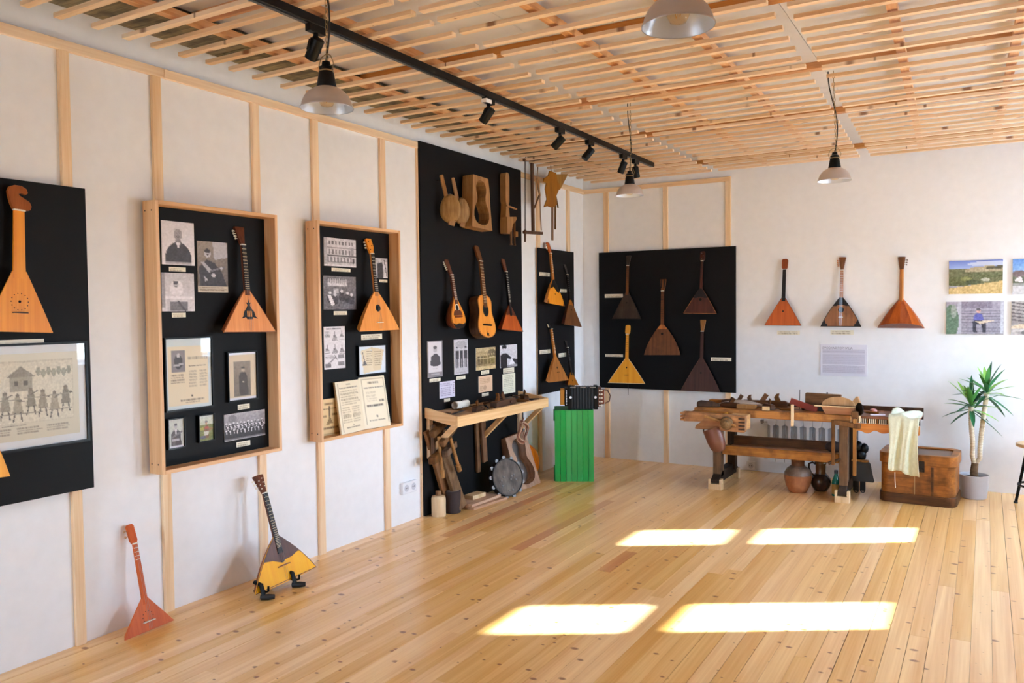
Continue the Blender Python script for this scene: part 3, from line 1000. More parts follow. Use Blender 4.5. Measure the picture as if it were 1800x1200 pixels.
for i, cx in enumerate((.08, .16, .25, .34, .43, .52, .62, .71, .80, .89)):
    y0 = .42 + .03 * (i % 3)
    lub += [('e', cx, y0, .016, .022, (128, 120, 106)), ('p', [(cx - .018, y0 + .02), (cx + .018, y0 + .02), (cx + .04, y0 + .20), (cx - .04, y0 + .20)], (142 + 14 * (i % 3), 136 + 12 * (i % 3), 120 + 10 * (i % 3))),
            ('l', cx - .02, y0 + .2, cx - .035, y0 + .29, .005, (92, 88, 80)), ('l', cx + .02, y0 + .2, cx + .03, y0 + .29, .005, (92, 88, 80)), ('l', cx, y0 + .06, cx + .05, y0 + .02 + .05 * (i % 2), .005, (110, 104, 94))]
lub += [('l', .06, .55, .94, .50, .003, (160, 154, 138)), ('l', .06, .70, .94, .68, .003, (150, 144, 130)), ('n', .05, .09, .955, .80, 7)]
for i in range(4):
    lub.append(('t', .06 + .225 * i, .845, .06 + .225 * i + .19, .93, (150, 142, 126), 3))
lub.append(('t', .40, .808, .60, .838, (120, 112, 98), 1))
framed('L', (-6.188, -5.524, 0.962, 1.431), .034, paint(150, 92, (226, 222, 206), lub, 5), 'wide framed engraving of villagers dancing before log houses', border=.010, depth=.016, matte=.035)
balalaika('L', (-6.073, 0.884, 0.140, 0.043, 0.077, 0.270, 0.299, 0.109, 0.112), 'yellow balalaika at the left edge below the framed engraving, mostly cut off', 'balalaikas on the left wall',
          ST(top=GOLDEN, back=CARAM, neck=MAPLE, nw=.014, D=.06, bulge=.10, hole=.010, bridge=.03))

# ---------------------------------------------------------------- case 1
photo('L', (-5.104, -4.906, 1.808, 2.033), .034, paint(36, 50, 205, portrait(224, 58, 150, 206, .5, .27, 1.0, False)[:] + [('e', .5, .345, .055, .016, 70), ('e', .5, .33, .02, .03, 128), ('e', .5, .375, .03, .008, 110), ('g', .1, .92, .9, 1, 150, 222)] + [('n', 0, 0, 1, 1, 5)], 1), 'grey photo portrait of a moustached man in a dark suit, top of the left case', name='portrait_photo')
caption('L', (-5.063, -4.962, 1.774, 1.796), .034, 'under the portrait of the man in a dark suit', 5)
photo('L', (-5.111, -4.913, 1.566, 1.766), .034, paint(36, 46, 220, [('g', 0, 0, 1, 1, 196, 226), ('r', 0, 0, .12, .9, 150), ('e', .45, .40, .20, .20, 232), ('e', .44, .30, .075, .085, 196), ('e', .43, .26, .075, .05, 90), ('r', .40, .355, .48, .365, 110),
      ('r', .1, .60, .92, .68, 238), ('r', .16, .68, .24, 1, 200), ('r', .80, .68, .88, 1, 215), ('r', .26, .74, .78, .97, 118), ('l', .5, .74, .7, .97, .03, 80), ('n', 0, 0, 1, 1, 7)], 2), 'pale photo of a man in white behind a table, left case', name='portrait_photo')
caption('L', (-5.053, -4.969, 1.535, 1.559), .034, 'under the pale photo of a man in white', 6)
photo('L', (-4.888, -4.689, 1.669, 1.943), .034, paint(34, 56, 120, [('g', 0, 0, 1, .88, (150, 138, 128), (104, 92, 84)), ('p', [(.5, 0), (.95, 0), (1, .3), (.55, .36)], 176), ('p', [(.1, .9), (.06, .5), (.3, .36), (.55, .42), (.8, .60), (.95, .88)], 52), ('e', .33, .24, .10, .075, 190), ('e', .33, .195, .095, .045, 56), ('e', .34, .265, .05, .012, 60),
      ('p', [(.12, .42), (.22, .40), (.45, .56), (.38, .62)], 176), ('l', .4, .58, .85, .50, .025, 120), ('e', .78, .52, .05, .03, 190), ('e', .52, .66, .08, .035, 196), ('p', [(.2, .66), (.35, .75), (.25, .78)], 170), ('r', 0, .875, 1, 1, (206, 190, 168)), ('t', .06, .89, .95, .98, (120, 100, 84), 3), ('n', 0, 0, 1, .88, 6)], 3), 'sepia photo of a seated man holding a balalaika, beside the dark-suit portrait', name='portrait_photo')
balalaika('L', (-4.619, 1.446, 0.130, 0.020, 0.117, 0.374, 0.238, 0.256, 0.105), 'orange balalaika with a dark bird-shaped inlay in the left case', 'balalaikas on the left wall',
          ST(top=ORANGE, back=REDB, neck=MAHOG, head=MAHOG, hw=.034, D=.085, bulge=.04, hole=0, ornament=EBON, orn_s=.058, orn_z=.46, frets=17, fretmat=M('pale_fret', (214, 190, 150), .4), pegs=4, board=EBON, board_to=1.0, strings=3, edge=MAHOG, edge_w=.003))
PAPER = (232, 216, 186)
doc = [('r', .05, .11, .93, .95, PAPER), ('r', .13, .17, .42, .47, 130), ('e', .28, .33, .09, .10, 60), ('e', .28, .24, .035, .03, 190), ('l', .2, .38, .36, .36, .02, 180), ('r', .48, .26, .92, .31, (120, 108, 94)), ('t', .48, .26, .92, .32, PAPER, 1), ('t', .12, .50, .42, .64, (150, 134, 112), 4),
       ('t', .50, .38, .92, .41, (120, 104, 84), 1), ('t', .50, .45, .68, .70, (180, 164, 138), 12), ('t', .73, .45, .90, .70, (180, 164, 138), 12), ('l', .48, .42, .92, .42, .003, (150, 130, 104)), ('r', .54, .81, .57, .84, (80, 70, 60)), ('t', .30, .86, .85, .89, (130, 114, 92), 1), ('t', .4, .90, .75, .92, (150, 134, 112), 1)]
framed('L', (-5.113, -4.814, 1.046, 1.430), .034, paint(52, 72, (216, 226, 228), doc, 7), 'large black-framed printed document with a small portrait, lower left case', border=.008)
framed('L', (-4.715, -4.502, 1.058, 1.338), .034, paint(34, 52, (214, 192, 160), [('r', 0, 0, 1, .06, 232), ('r', 0, .94, 1, 1, 226), ('r', .22, .20, .80, .92, (150, 134, 116)), ('g', .22, .2, .8, .92, (140, 126, 110), (110, 98, 86)), ('p', [(.40, .9), (.38, .50), (.45, .42), (.60, .42), (.68, .52), (.70, .9)], (62, 54, 48)), ('e', .53, .37, .055, .045, (176, 156, 132)), ('r', .47, .30, .59, .345, (70, 62, 54)), ('e', .53, .62, .03, .015, (210, 196, 176)), ('n', .22, .2, .8, .92, 5)], 8),
       'black-framed sepia photo of a standing man in a long coat', border=.007)
caption('L', (-4.640, -4.555, 1.007, 1.036), .034, 'under the framed man in a long coat', 7)
framed('L', (-5.106, -5.000, 0.851, 1.011), .034, paint(24, 38, (206, 208, 200), [('r', .04, .93, .96, 1, 232), ('p', [(.2, .92), (.22, .5), (.4, .36), (.62, .36), (.8, .52), (.82, .92)], 66), ('p', [(.42, .38), (.58, .38), (.5, .6)], 214), ('e', .5, .26, .10, .075, 178), ('e', .5, .20, .10, .045, 60), ('l', .3, .62, .85, .46, .05, 120), ('r', .25, .68, .72, .76, 186), ('r', .3, .76, .46, .92, 90), ('n', 0, 0, 1, 1, 5)], 9),
       'small black-framed photo of a seated musician, bottom left corner of the case', border=.006)
framed('L', (-4.917, -4.810, 0.861, 1.009), .034, paint(24, 38, (176, 176, 140), [('g', 0, 0, 1, .4, (216, 220, 214), (196, 196, 172)), ('r', 0, .38, 1, 1, (120, 128, 70)), ('e', .25, .52, .2, .06, (170, 160, 70)), ('e', .75, .56, .22, .06, (150, 120, 70)), ('p', [(.36, .9), (.38, .5), (.46, .4), (.6, .4), (.7, .52), (.66, .9)], (128, 92, 70)), ('e', .52, .32, .08, .06, (196, 150, 120)), ('e', .52, .26, .10, .04, (130, 120, 120)), ('r', .42, .44, .66, .52, (180, 80, 60)), ('p', [(.36, .62), (.7, .62), (.62, .8), (.4, .8)], (210, 206, 196)), ('e', .3, .85, .2, .06, (90, 90, 110)), ('n', 0, 0, 1, 1, 9)], 10),
       'tiny black-framed coloured postcard of a peasant in a field', border=.006)
grp = [('g', 0, 0, 1, .35, 168, 140), ('e', .2, .2, .10, .14, 120), ('r', 0, .55, 1, .9, 38), ('g', 0, .88, 1, 1, 70, 150)]
for i in range(11):
    cx = .06 + .085 * i
    for j in range(3):
        yy = .36 + .13 * j + .02 * ((i + j) % 2)
        grp += [('r', cx - .03 + .03 * (j % 2), yy + .03, cx + .03 + .03 * (j % 2), yy + .16, 34 + 10 * ((i + j) % 3)), ('e', cx + .03 * (j % 2), yy, .018, .035, 214), ('r', cx - .006 + .03 * (j % 2), yy + .05, cx + .012 + .03 * (j % 2), yy + .11, 220)]
grp += [('r', 0, .78, 1, .90, 36), ('r', 0, 0, 1, .015, 180), ('r', 0, .985, 1, 1, 190), ('n', 0, 0, 1, 1, 7)]
photo('L', (-4.739, -4.444, 0.840, 0.990), .034, paint(56, 34, 150, grp, 11), 'wide black and white photo of a balalaika orchestra, lower right of the left case', name='group_photo')
caption('L', (-4.655, -4.557, 0.796, 0.825), .034, 'under the wide orchestra photo', 8)

# ---------------------------------------------------------------- case 2
bld = [('g', 0, 0, 1, 1, 206, 196), ('r', 0, 0, .1, 1, 170), ('r', .1, .33, 1, .36, 110), ('r', .1, .60, 1, .64, 96), ('r', .1, .66, .88, .86, 128), ('r', 0, .94, 1, 1, 222)]
for i in range(8):
    bld += [('r', .15 + .10 * i, .12, .20 + .10 * i, .24, 110), ('r', .15 + .10 * i, .40, .20 + .10 * i, .56, 120), ('e', .175 + .10 * i, .74, .025, .09, 214)]
bld += [('r', .82, .30, .92, .6, 150), ('e', .90, .78, .04, .10, 70), ('n', 0, 0, 1, 1, 9)]
photo('L', (-3.926, -3.622, 1.851, 2.033), .034, paint(46, 42, 200, bld, 12), 'grey photo of a many-windowed shop building, top of the right case', name='building_photo')
caption('L', (-3.857, -3.679, 1.818, 1.840), .034, 'under the shop building photo', 9)
wsh = [('g', 0, 0, 1, 1, 118, 96), ('r', .12, .12, .72, .32, 150)]
for i in range(9):
    wsh += [('p', [(.15 + .065 * i, .14), (.18 + .065 * i, .14), (.19 + .065 * i, .30), (.13 + .065 * i, .30)], 206), ('l', .165 + .065 * i, .1, .165 + .065 * i, .16, .008, 190)]
for cx, cy in ((.2, .50), (.35, .55), (.55, .45), (.72, .50), (.85, .55)):
    wsh += [('e', cx, cy + .16, .09, .14, 60), ('e', cx, cy, .04, .05, 206)]
wsh += [('p', [(.12, .55), (.22, .56), (.34, .84), (.24, .88)], 224), ('r', .3, .38, .45, .5, 190), ('r', .6, .84, .95, .95, 110), ('n', 0, 0, 1, 1, 12)]
photo('L', (-3.937, -3.629, 1.571, 1.787), .034, paint(46, 48, 110, wsh, 13), 'dark photo of craftsmen in a workshop hung with balalaikas, right case', name='workshop_photo')
caption('L', (-3.845, -3.720, 1.535, 1.560), .034, 'under the workshop photo', 10)
photo('L', (-3.421, -3.293, 1.789, 1.926), .034, paint(20, 32, 190, [('p', [(.15, 1), (.15, .3), (.5, .18), (.62, .4), (.62, 1)], 56), ('e', .38, .16, .12, .08, 200), ('r', .66, .2, .98, .6, 220), ('r', .7, .66, 1, 1, 235), ('l', .7, .1, .9, .9, .03, 70), ('n', 0, 0, 1, 1, 8)], 14), 'small photo partly hidden behind the balalaika neck in the right case', name='portrait_photo')
caption('L', (-3.382, -3.296, 1.759, 1.778), .034, 'behind the balalaika neck in the right case', 11)
balalaika('L', (-3.510, 1.426, 0.140, -0.002, 0.111, 0.417, 0.265, 0.260, 0.107), 'caramel balalaika with a small round sound hole in the right case', 'balalaikas on the left wall',
          ST(top=CARAM, back=MAPLE, neck=MAPLE, head=CARAM, head_style='bevel', hw=.032, D=.09, bulge=.12, sag=.0, hole=.014, hole_z=.58, rosette=EBON, frets=16, board=EBON, board_to=1.0, pegs=3, bridge=.032, bridge_z=.20, bridgemat=IVORY, strings=3, studs=3, studmat=DARKW))
caption('L', (-3.582, -3.365, 1.364, 1.400), .034, 'under the caramel balalaika', 12)
post = [('t', .12, .04, .9, .08, 90, 1), ('t', .05, .11, .3, .26, 130, 5)]
for cx, cy, s_ in ((.52, .20, 1), (.84, .18, .9), (.16, .50, .9), (.52, .50, 1.2), (.84, .51, 1.0)):
    post += [('p', [(cx - .12 * s_, cy + .09 * s_), (cx, cy - .02), (cx + .12 * s_, cy + .09 * s_)], 150), ('l', cx, cy - .07, cx, cy, .014, 120), ('e', cx - .03, cy + .03, .04, .02, 110), ('t', cx - .13, cy + .10, cx + .13, cy + .14, 130, 2)]
post += [('t', .05, .67, .5, .76, 150, 4), ('l', .12, .90, .55, .72, .03, 130), ('l', .50, .68, .60, .78, .02, 100), ('r', .66, .67, .95, .75, 140), ('r', .64, .83, .95, .93, 130), ('r', .06, .86, .32, .96, 120), ('n', 0, 0, 1, 1, 5)]
photo('L', (-3.942, -3.746, 1.187, 1.461), .034, paint(34, 66, 226, post, 15), 'tall white sheet of small instrument drawings in the right case', 'poster', name='drawing_sheet')
pc = [('p', [(.10, .15), (.44, .08), (.60, .90), (.20, .97)], PAPER), ('p', [(.45, .05), (.92, .16), (.80, .88), (.55, .90)], (222, 204, 170)), ('l', .17, .22, .22, .50, .012, 70), ('p', [(.22, .48), (.32, .66), (.15, .70)], 90)]
for i in range(7):
    pc += [('t', .28, .18 + .08 * i, .5, .22 + .08 * i, (130, 110, 80), 1), ('t', .58, .20 + .08 * i, .82, .24 + .08 * i, (120, 100, 74), 1)]
framed('L', (-3.632, -3.329, 1.123, 1.327), .034, paint(38, 38, (230, 236, 244), pc, 16), 'black-framed pair of old printed cards above the open book', border=.008)
# open book standing on the ledge, tilted back
bk = thing('open_book', 'open antique music book leaning on the ledge of the right case', 'book', (.085, -3.62, .766))
def page(nm, ya, yb, xa, xb, h, img, lean):
    hh, ww = img.shape[:2]
    co, ink, fs = [], [], []
    for j in range(hh):
        for i in range(ww):
            f = i / (ww - 1); g = 1 - j / (hh - 1)
            cv = math.sin(f * PI) * .006
            co.append((xa + (xb - xa) * f - lean * g * h - .085 + cv, ya + (yb - ya) * f + 3.62, g * h + (.0))); ink.append(img[j, i])
    for j in range(hh - 1):
        for i in range(ww - 1):
            a = j * ww + i; fs.append((a, a + ww, a + ww + 1, a + 1))
    n0 = len(co)
    for (f, g) in ((0, 0), (1, 0), (1, 1), (0, 1)):
        co.append((xa + (xb - xa) * f - lean * g * h - .085 - .016, ya + (yb - ya) * f + 3.62, g * h)); ink.append(np.array((214, 192, 152)))
    c = [(hh - 1) * ww, hh * ww - 1, ww - 1, 0]
    for i in range(4):
        j = (i + 1) % 4; fs.append((c[i], n0 + i, n0 + j, c[j]))
    fs.append((n0, n0 + 3, n0 + 2, n0 + 1))
    me = bpy.data.meshes.new(nm); me.from_pydata(co, [], fs)
    A = np.array(ink) / 255.0; A = np.where(A <= .04045, A / 12.92, ((A + .055) / 1.055) ** 2.4)
    at = me.color_attributes.new('ink', 'FLOAT_COLOR', 'POINT')
    at.data.foreach_set('color', np.hstack([A, np.ones((len(A), 1))]).astype(np.float32).ravel())
    me.materials.append(print_mat())
    o = bpy.data.objects.new(nm, me); C.objects.link(o); o.parent = bk
PG = (240, 226, 198)
pl = [('r', .09, .05, .11, .95, (190, 172, 140)), ('r', .93, .05, .94, .95, (190, 172, 140)), ('t', .40, .06, .6, .08, (130, 112, 88), 1), ('t', .16, .11, .9, .145, (84, 72, 58), 1), ('t', .14, .18, .9, .46, (176, 158, 128), 8), ('t', .14, .50, .48, .80, (180, 162, 132), 8), ('t', .54, .50, .9, .80, (180, 162, 132), 8), ('r', .49, .83, .54, .86, (120, 104, 84)), ('t', .25, .88, .9, .90, (130, 114, 92), 1)]
pr2 = [('r', .10, .05, .115, .92, (190, 172, 140)), ('r', .92, .05, .93, .92, (190, 172, 140)), ('r', .10, .05, .93, .06, (190, 172, 140)), ('t', .30, .10, .75, .15, (140, 124, 100), 1), ('t', .16, .20, .9, .235, (96, 84, 70), 1), ('t', .2, .28, .6, .48, (206, 190, 160), 6), ('t', .66, .46, .88, .50, (90, 78, 64), 1), ('t', .18, .545, .9, .585, (70, 60, 50), 1), ('r', .47, .76, .53, .79, (110, 96, 78)), ('t', .22, .84, .85, .86, (130, 114, 92), 1)]
page('left_page', -3.880, -3.620, .118, .090, .335, paint(34, 48, PG, pl, 17), .16)
page('right_page', -3.620, -3.385, .090, .118, .345, paint(34, 48, PG, pr2, 18), .16)
mb = MB(); mb.bar((.070, -3.621, .767), (.016, -3.621, 1.098), .012, .016); mb.build('spine', M('book_spine', (96, 62, 38), .7), bk)
pm = [('r', .02, .05, .98, .07, (170, 140, 96)), ('t', .30, .12, .62, .20, (120, 88, 52), 1), ('t', .05, .24, .95, .33, (104, 76, 46), 1), ('t', .05, .42, .45, .52, (104, 76, 46), 1), ('t', .55, .40, .95, .50, (104, 76, 46), 1), ('l', .47, .22, .47, .55, .016, (110, 82, 50)), ('p', [(.47, .45), (.60, .68), (.36, .70)], (140, 108, 66)), ('t', .2, .76, .8, .86, (110, 80, 50), 1), ('r', .02, .94, .98, .96, (170, 140, 96))]
o = sheet('L', (-4.04, -3.79, .767, 1.0), .050, .004, paint(34, 34, (220, 188, 136), pm, 19), 'music_booklet', back=(196, 164, 116))
tag(o, 'tan printed booklet standing behind the open book in the right case', 'booklet')

# ---------------------------------------------------------------- tall board: tools on top
def paddle(label, ctr, hx, hz, r0, r1, d, ang):
    # rounded wooden ladle back turned towards the room, with a stick handle
    root = thing('wooden_ladle', label, 'ladle', (0, 0, 0), 'round wooden ladles on the tall board')
    mm = (RZ(math.radians(ang))).to_4x4(); mm.translation = Vector(wp('L', ctr[0], ctr[1], d)); root.matrix_world = mm
    rings = []
    for f, q in ((.3, -.034), (.7, -.03), (.95, -.018), (1.0, .0), (.97, .012), (.8, .026), (.5, .033), (.05, .035)):
        rings.append([(q, r0 * f * math.cos(a) * (1.0 - .12 * math.sin(a)), r1 * f * math.sin(a)) for a in (2 * PI * i / 24 for i in range(24))])
    mb = MB(); mb.loft(rings); lbuild(mb, 'bowl', wood('ladle_wood', (178, 140, 92), (138, 100, 58), 'Z', False, 60, 4, rough=.6, var=.08, stain=.3, stain_col=(96, 64, 34)), root, smooth=True)
    mb = MB(); mb.bar((0, hx * .38, r1 * .6), (0, hx, hz), .030, .026, up=(1, 0, 0)); lbuild(mb, 'handle', TANW, root, bevel=.005)
    mb = MB(); mb.bar((.012, -r0 * .2, -r1 * .93), (.012, r0 * .4, -r1 * 1.04), .016, .04); lbuild(mb, 'tip_block', TANW, root, bevel=.003)
    p_ = mm @ Vector((0, hx * .85, hz * .85)); iv = mm.inverted()
    mb = MB(); mb.cyl(iv @ p_, iv @ Vector((.034, p_.y, p_.z)), .004, n=8); lbuild(mb, 'nail', OLDIRON, root)
paddle('front round wooden ladle with a slanted handle on the tall black board', (-2.640, 2.337), -.068, .255, .082, .112, .13, -48)
paddle('rear round wooden ladle, half hidden behind the front one', (-2.422, 2.343), -.068, .26, .066, .108, .085, -48)

def eight(n, hb, wu, ww, wl):
    pts = []
    T = np.array([(0, 0), (.04, .45), (.12, .82), (.25, 1.0), (.38, .93), (.5, .74), (.58, .64), (.66, .66), (.76, .78), (.86, .80), (.94, .66), (.985, .35), (1, 0)])
    for i in range(n):
        a = 2 * PI * i / n
        pts.append(a)
    return T
def eight_mold(label, root_m, W, H, D, bodymat, backmat=None, tap=0.0, group='hollow guitar molds'):
    """thick plank with a figure-eight opening (guitar mold)"""
    root = thing('guitar_mold', label, 'mold', (0, 0, 0), group)
    root.matrix_world = root_m
    T = np.array([(-.42, 0), (-.405, .16), (-.36, .27), (-.27, .345), (-.17, .35), (-.08, .30), (0, .235), (.06, .21), (.13, .225), (.2, .265), (.28, .28), (.35, .24), (.40, .15), (.415, 0)])
    wt = lambda h: 1.0 - tap * (h + .5)
    inner_r = [(w * W * 1.12 * wt(h), h * H * 1.03) for h, w in T]
    inner = inner_r + [(-x, z) for x, z in inner_r[1:-1][::-1]]
    n = len(inner)
    outer = []
    for x, z in inner:
        z_ = z - .02 * H
        s = min((W / 2 * wt(z / H)) / max(abs(x), 1e-6), (H / 2) / max(abs(z_), 1e-6))
        outer.append((x * s, z_ * s))
    for cx_ in (-1, 1):
        for cz in (-1, 1):
            k_ = min(range(n), key=lambda i: (outer[i][0] - cx_ * W / 2) ** 2 + (outer[i][1] - cz * H / 2) ** 2)
            outer[k_] = (cx_ * W / 2 * wt(cz * .5), cz * H / 2)
    mb = MB(); mb.ring(outer, inner, 0, D)
    lbuild(mb, 'mold_block', bodymat, root, bevel=.0)
    if backmat:
        mb = MB(); mb.box(-W / 2 * .96, W / 2 * .96, D, D + .012, -H / 2 * .97, H / 2 * .97); lbuild(mb, 'back_plate', backmat, root)
    return root
def molded_matrix(wall_rz, loc, tilt, lean):
    R = RZ(wall_rz) @ RY(tilt) @ RX(-lean)
    mm = R.to_4x4(); mm.translation = Vector(loc)
    return mm
eight_mold('tan wooden mold with a figure-eight opening, hung high on the tall black board', molded_matrix(PI / 2, (0.160, -2.240, 2.424), math.radians(2), .04), .31, .42, .10, TANW, tap=.28)
# wooden clamp
cl = thing('wooden_clamp', 'long wooden clamp with two screws, right of the high mold', 'clamp', (0.080, -1.734, 2.456))
mb = MB()
mb.loft([[(-.03, -w, z), (.025, -w, z), (.025, w, z), (-.03, w, z)] for w, z in ((.034, -.24), (.040, -.22), (.040, -.13), (.034, -.10), (.024, -.03), (.022, .02), (.030, .04), (.032, .25), (.026, .275), (.012, .285))])
mb.build('beam', TANW, cl, world=False)
mb = MB()
mb.prism([(-.042, -.10), (.11, -.085), (.125, -.10), (.10, -.125), (.06, -.15), (.045, -.18), (.03, -.22), (-.04, -.235)], -.02, .045, 'YZ'); mb.build('jaw', TANW, cl, world=False)
mb = MB(); mb.bar((.03, -.03, .0), (.05, .11, -.02), .014, .016, up=(1, 0, 0)); mb.build('peg', TANW, cl, world=False, bevel=.003)
for yq, za, zb in ((.045, -.15, -.335), (.105, -.13, -.335)):
    mb = MB(); mb.tube([(.03, yq, za), (.03, yq, (za + zb) / 2), (.03, yq, zb + .02), (.03, yq, zb)], [.010, .009, .008, .013], 10); mb.build('screw', OLDW, cl, world=False, smooth=True)
mb = MB(); mb.obox((.03, .125, -.235), (.03, .035, .045)); mb.build('nut_block', TANW, cl, world=False, bevel=.003)

# mandolin, guitar, quarter balalaika
outline_body('L', (-2.559, 1.416, 0.150, -0.016, 0.160, 0.197, 0.262, 0.163, 0.139), 'teardrop mandolin with a dark bowl back on the tall black board', None,
             ST(top=CARAM, back=MAHOG, neck=WALNUT, head=WALNUT, head_style='crown', hw=.028, nw=.015, D=.10, hole=.024, hole_x=.85, hole_z=.62, rosette=IVORY, board=WALNUT, board_to=.74, frets=14, pegs=5, bridge=.04, bridge_z=.34, bridgemat=REDB, tip=14,
                edge=DARKW, plates=[('pickguard', [(-.62, .40), (.62, .40), (.50, .52), (.28, .56), (-.28, .56), (-.50, .52)], MAHOG), ('tail_plate', [(-.82, .17), (-.5, .13), (0, .16), (.5, .13), (.82, .17), (.72, .08), (.4, .015), (0, .004), (-.4, .015), (-.72, .08)], EBON)]),
             [(0, 0), (.03, .42), (.10, .78), (.2, .97), (.30, 1.0), (.42, .93), (.58, .74), (.74, .50), (.88, .28), (1, .12)], 'mandolin', 'mandolin', bowl=True)
outline_body('L', (-2.197, 1.333, 0.180, 0.068, 0.143, 0.267, 0.357, 0.279, 0.138), 'small yellow guitar with a leaf motif at its base on the tall black board', None,
             ST(top=HONEY, back=DARKW, neck=UMBER, head=UMBER, head_style='shield', hw=.032, nw=.022, D=.085, hole=.040, hole_x=.8, hole_z=.64, rosette=EBON, board=UMBER, board_to=.70, frets=18, fretmat=M('pale_fret', (214, 190, 150), .4), pegs=0, bridge=.055, bridge_z=.28, bridgemat=BLACKP, tip=12,
                edge=MAPLE, plates=[('leaf_motif', [(0, .02), (.05, .06), (.16, .04), (.10, .075), (.14, .11), (.05, .10), (0, .145), (-.05, .10), (-.14, .11), (-.10, .075), (-.16, .04), (-.05, .06)], EBON)]),
             [(0, 0), (.02, .40), (.08, .78), (.18, .98), (.27, 1.0), (.38, .93), (.50, .78), (.58, .70), (.66, .69), (.76, .75), (.86, .76), (.94, .62), (.985, .34), (1, .10)], 'guitar', 'guitar')
balalaika('L', (-1.753, 1.378, 0.150, 0.078, 0.155, 0.375, 0.219, 0.301, 0.129), 'red-brown balalaika with a broad scratch plate at the right edge of the tall board', 'balalaikas on the left wall',
          ST(top=RUST, back=REDB, neck=EBON, head=MAHOG, head_style='crown', hw=.03, D=.09, bulge=.04, hole=.008, hole_z=.62, guard=MAHOG, guard_z=.62, board=EBON, board_to=.60, frets=15, pegs=3, pegmat=EBON, edge=MAHOG))
# prints on the tall board
photo('L', (-2.835, -2.639, 1.048, 1.327), .034, paint(26, 56, 208, [('r', 0, 0, 1, 1, 128), ('r', .07, .04, .93, .86, 210), ('p', [(.2, .66), (.22, .45), (.42, .36), (.6, .36), (.8, .45), (.84, .66), (.6, .70), (.4, .70)], 74), ('e', .5, .25, .12, .075, 180), ('e', .5, .19, .12, .04, 90), ('l', .5, .36, .5, .68, .015, 120), ('t', .35, .75, .7, .78, 170, 1), ('r', .25, .885, .78, .935, 170)], 20), 'tall photo card of a bust portrait, leftmost print over the tool shelf', name='portrait_photo')
photo('L', (-2.481, -2.280, 1.045, 1.325), .034, paint(26, 56, 206, [('g', 0, 0, 1, 1, 200, 190), ('e', .5, .15, .4, .10, 176)] + standing(.22, .22, .60, 66, 190, .11, 50) + standing(.52, .21, .62, 60, 190, .11) + standing(.80, .21, .62, 66, 190, .11, 50) + [('t', .2, .92, .8, .95, 140, 1), ('n', 0, 0, 1, 1, 7)], 21), 'tall photo of three standing boys over the tool shelf', name='group_photo')
p3 = [('g', 0, 0, 1, .85, (196, 172, 128), (150, 126, 88)), ('e', .8, .3, .22, .2, (110, 92, 64)), ('e', .3, .25, .2, .1, (176, 152, 110)), ('r', 0, .84, 1, 1, (206, 180, 132))]
for cx in (.15, .3, .42, .52, .66, .8, .9):
    p3 += [('r', cx - .05, .38, cx + .05, .76, (96 + int(cx * 40), 78 + int(cx * 40), 54)), ('e', cx, .32, .03, .05, (190, 164, 122))]
photo('L', (-2.162, -1.853, 1.058, 1.243), .034, paint(34, 36, 150, p3 + [('l', .05, .5, .95, .46, .015, (220, 200, 156)), ('n', 0, 0, 1, 1, 12)], 22), 'sepia photo of villagers by a fence over the tool shelf', name='group_photo')
photo('L', (-1.776, -1.480, 1.053, 1.250), .034, paint(32, 38, 210, [('g', 0, 0, 1, 1, 216, 200), ('p', [(.05, 1), (.02, .45), (.2, .36), (.38, .38), (.66, .58), (.6, .64), (.42, .6), (.42, 1)], 30), ('e', .25, .10, .14, .10, 26), ('e', .24, .25, .09, .10, 206), ('p', [(.5, .9), (.7, .56), (.9, .82)], 236), ('p', [(.66, .62), (1, .66), (1, .95), (.9, .9)], 50), ('r', .4, .9, 1, 1, 150), ('n', 0, 0, 1, 1, 8)], 23), 'high-contrast photo of a man in a tall dark hat over the tool shelf', name='portrait_photo')
caption('L', (-2.813, -2.669, 1.013, 1.039), .034, 'under the bust portrait over the shelf', 13)
caption('L', (-2.449, -2.323, 1.004, 1.030), .034, 'under the photo of three boys', 14)
caption('L', (-2.081, -1.956, 1.020, 1.051), .034, 'under the sepia villagers photo', 15)
caption('L', (-1.723, -1.535, 1.001, 1.046), .034, 'under the man in a tall hat', 16)
photo('L', (-2.685, -2.475, 0.875, 1.004), .034, paint(28, 28, (214, 208, 226), [('t', .08, .1, .8, .9, (150, 140, 168), 7), ('t', .86, .1, .95, .8, (110, 100, 130), 6)], 24), 'lilac-white handwritten page above the left end of the tool shelf', 'document', name='handwritten_page')
photo('L', (-2.126, -1.908, 0.869, 1.005), .034, paint(28, 28, (228, 190, 156), [('t', .1, .12, .9, .5, (190, 146, 112), 4), ('e', .45, .72, .12, .14, (198, 156, 124)), ('t', .1, .6, .35, .9, (196, 152, 118), 3)], 25), 'salmon-pink handwritten page above the middle of the tool shelf', 'document', name='handwritten_page')
photo('L', (-1.738, -1.519, 0.821, 0.995), .034, paint(26, 36, (234, 230, 206), [('t', .12, .08, .88, .92, (178, 174, 150), 10)], 26), 'pale cream typed page above the right end of the tool shelf', 'document', name='typed_page')
caption('L', (-2.622, -2.545, 0.844, 0.868), .034, 'under the lilac-white page', 17)
caption('L', (-2.074, -1.969, 0.833, 0.859), .034, 'under the salmon-pink page', 18)

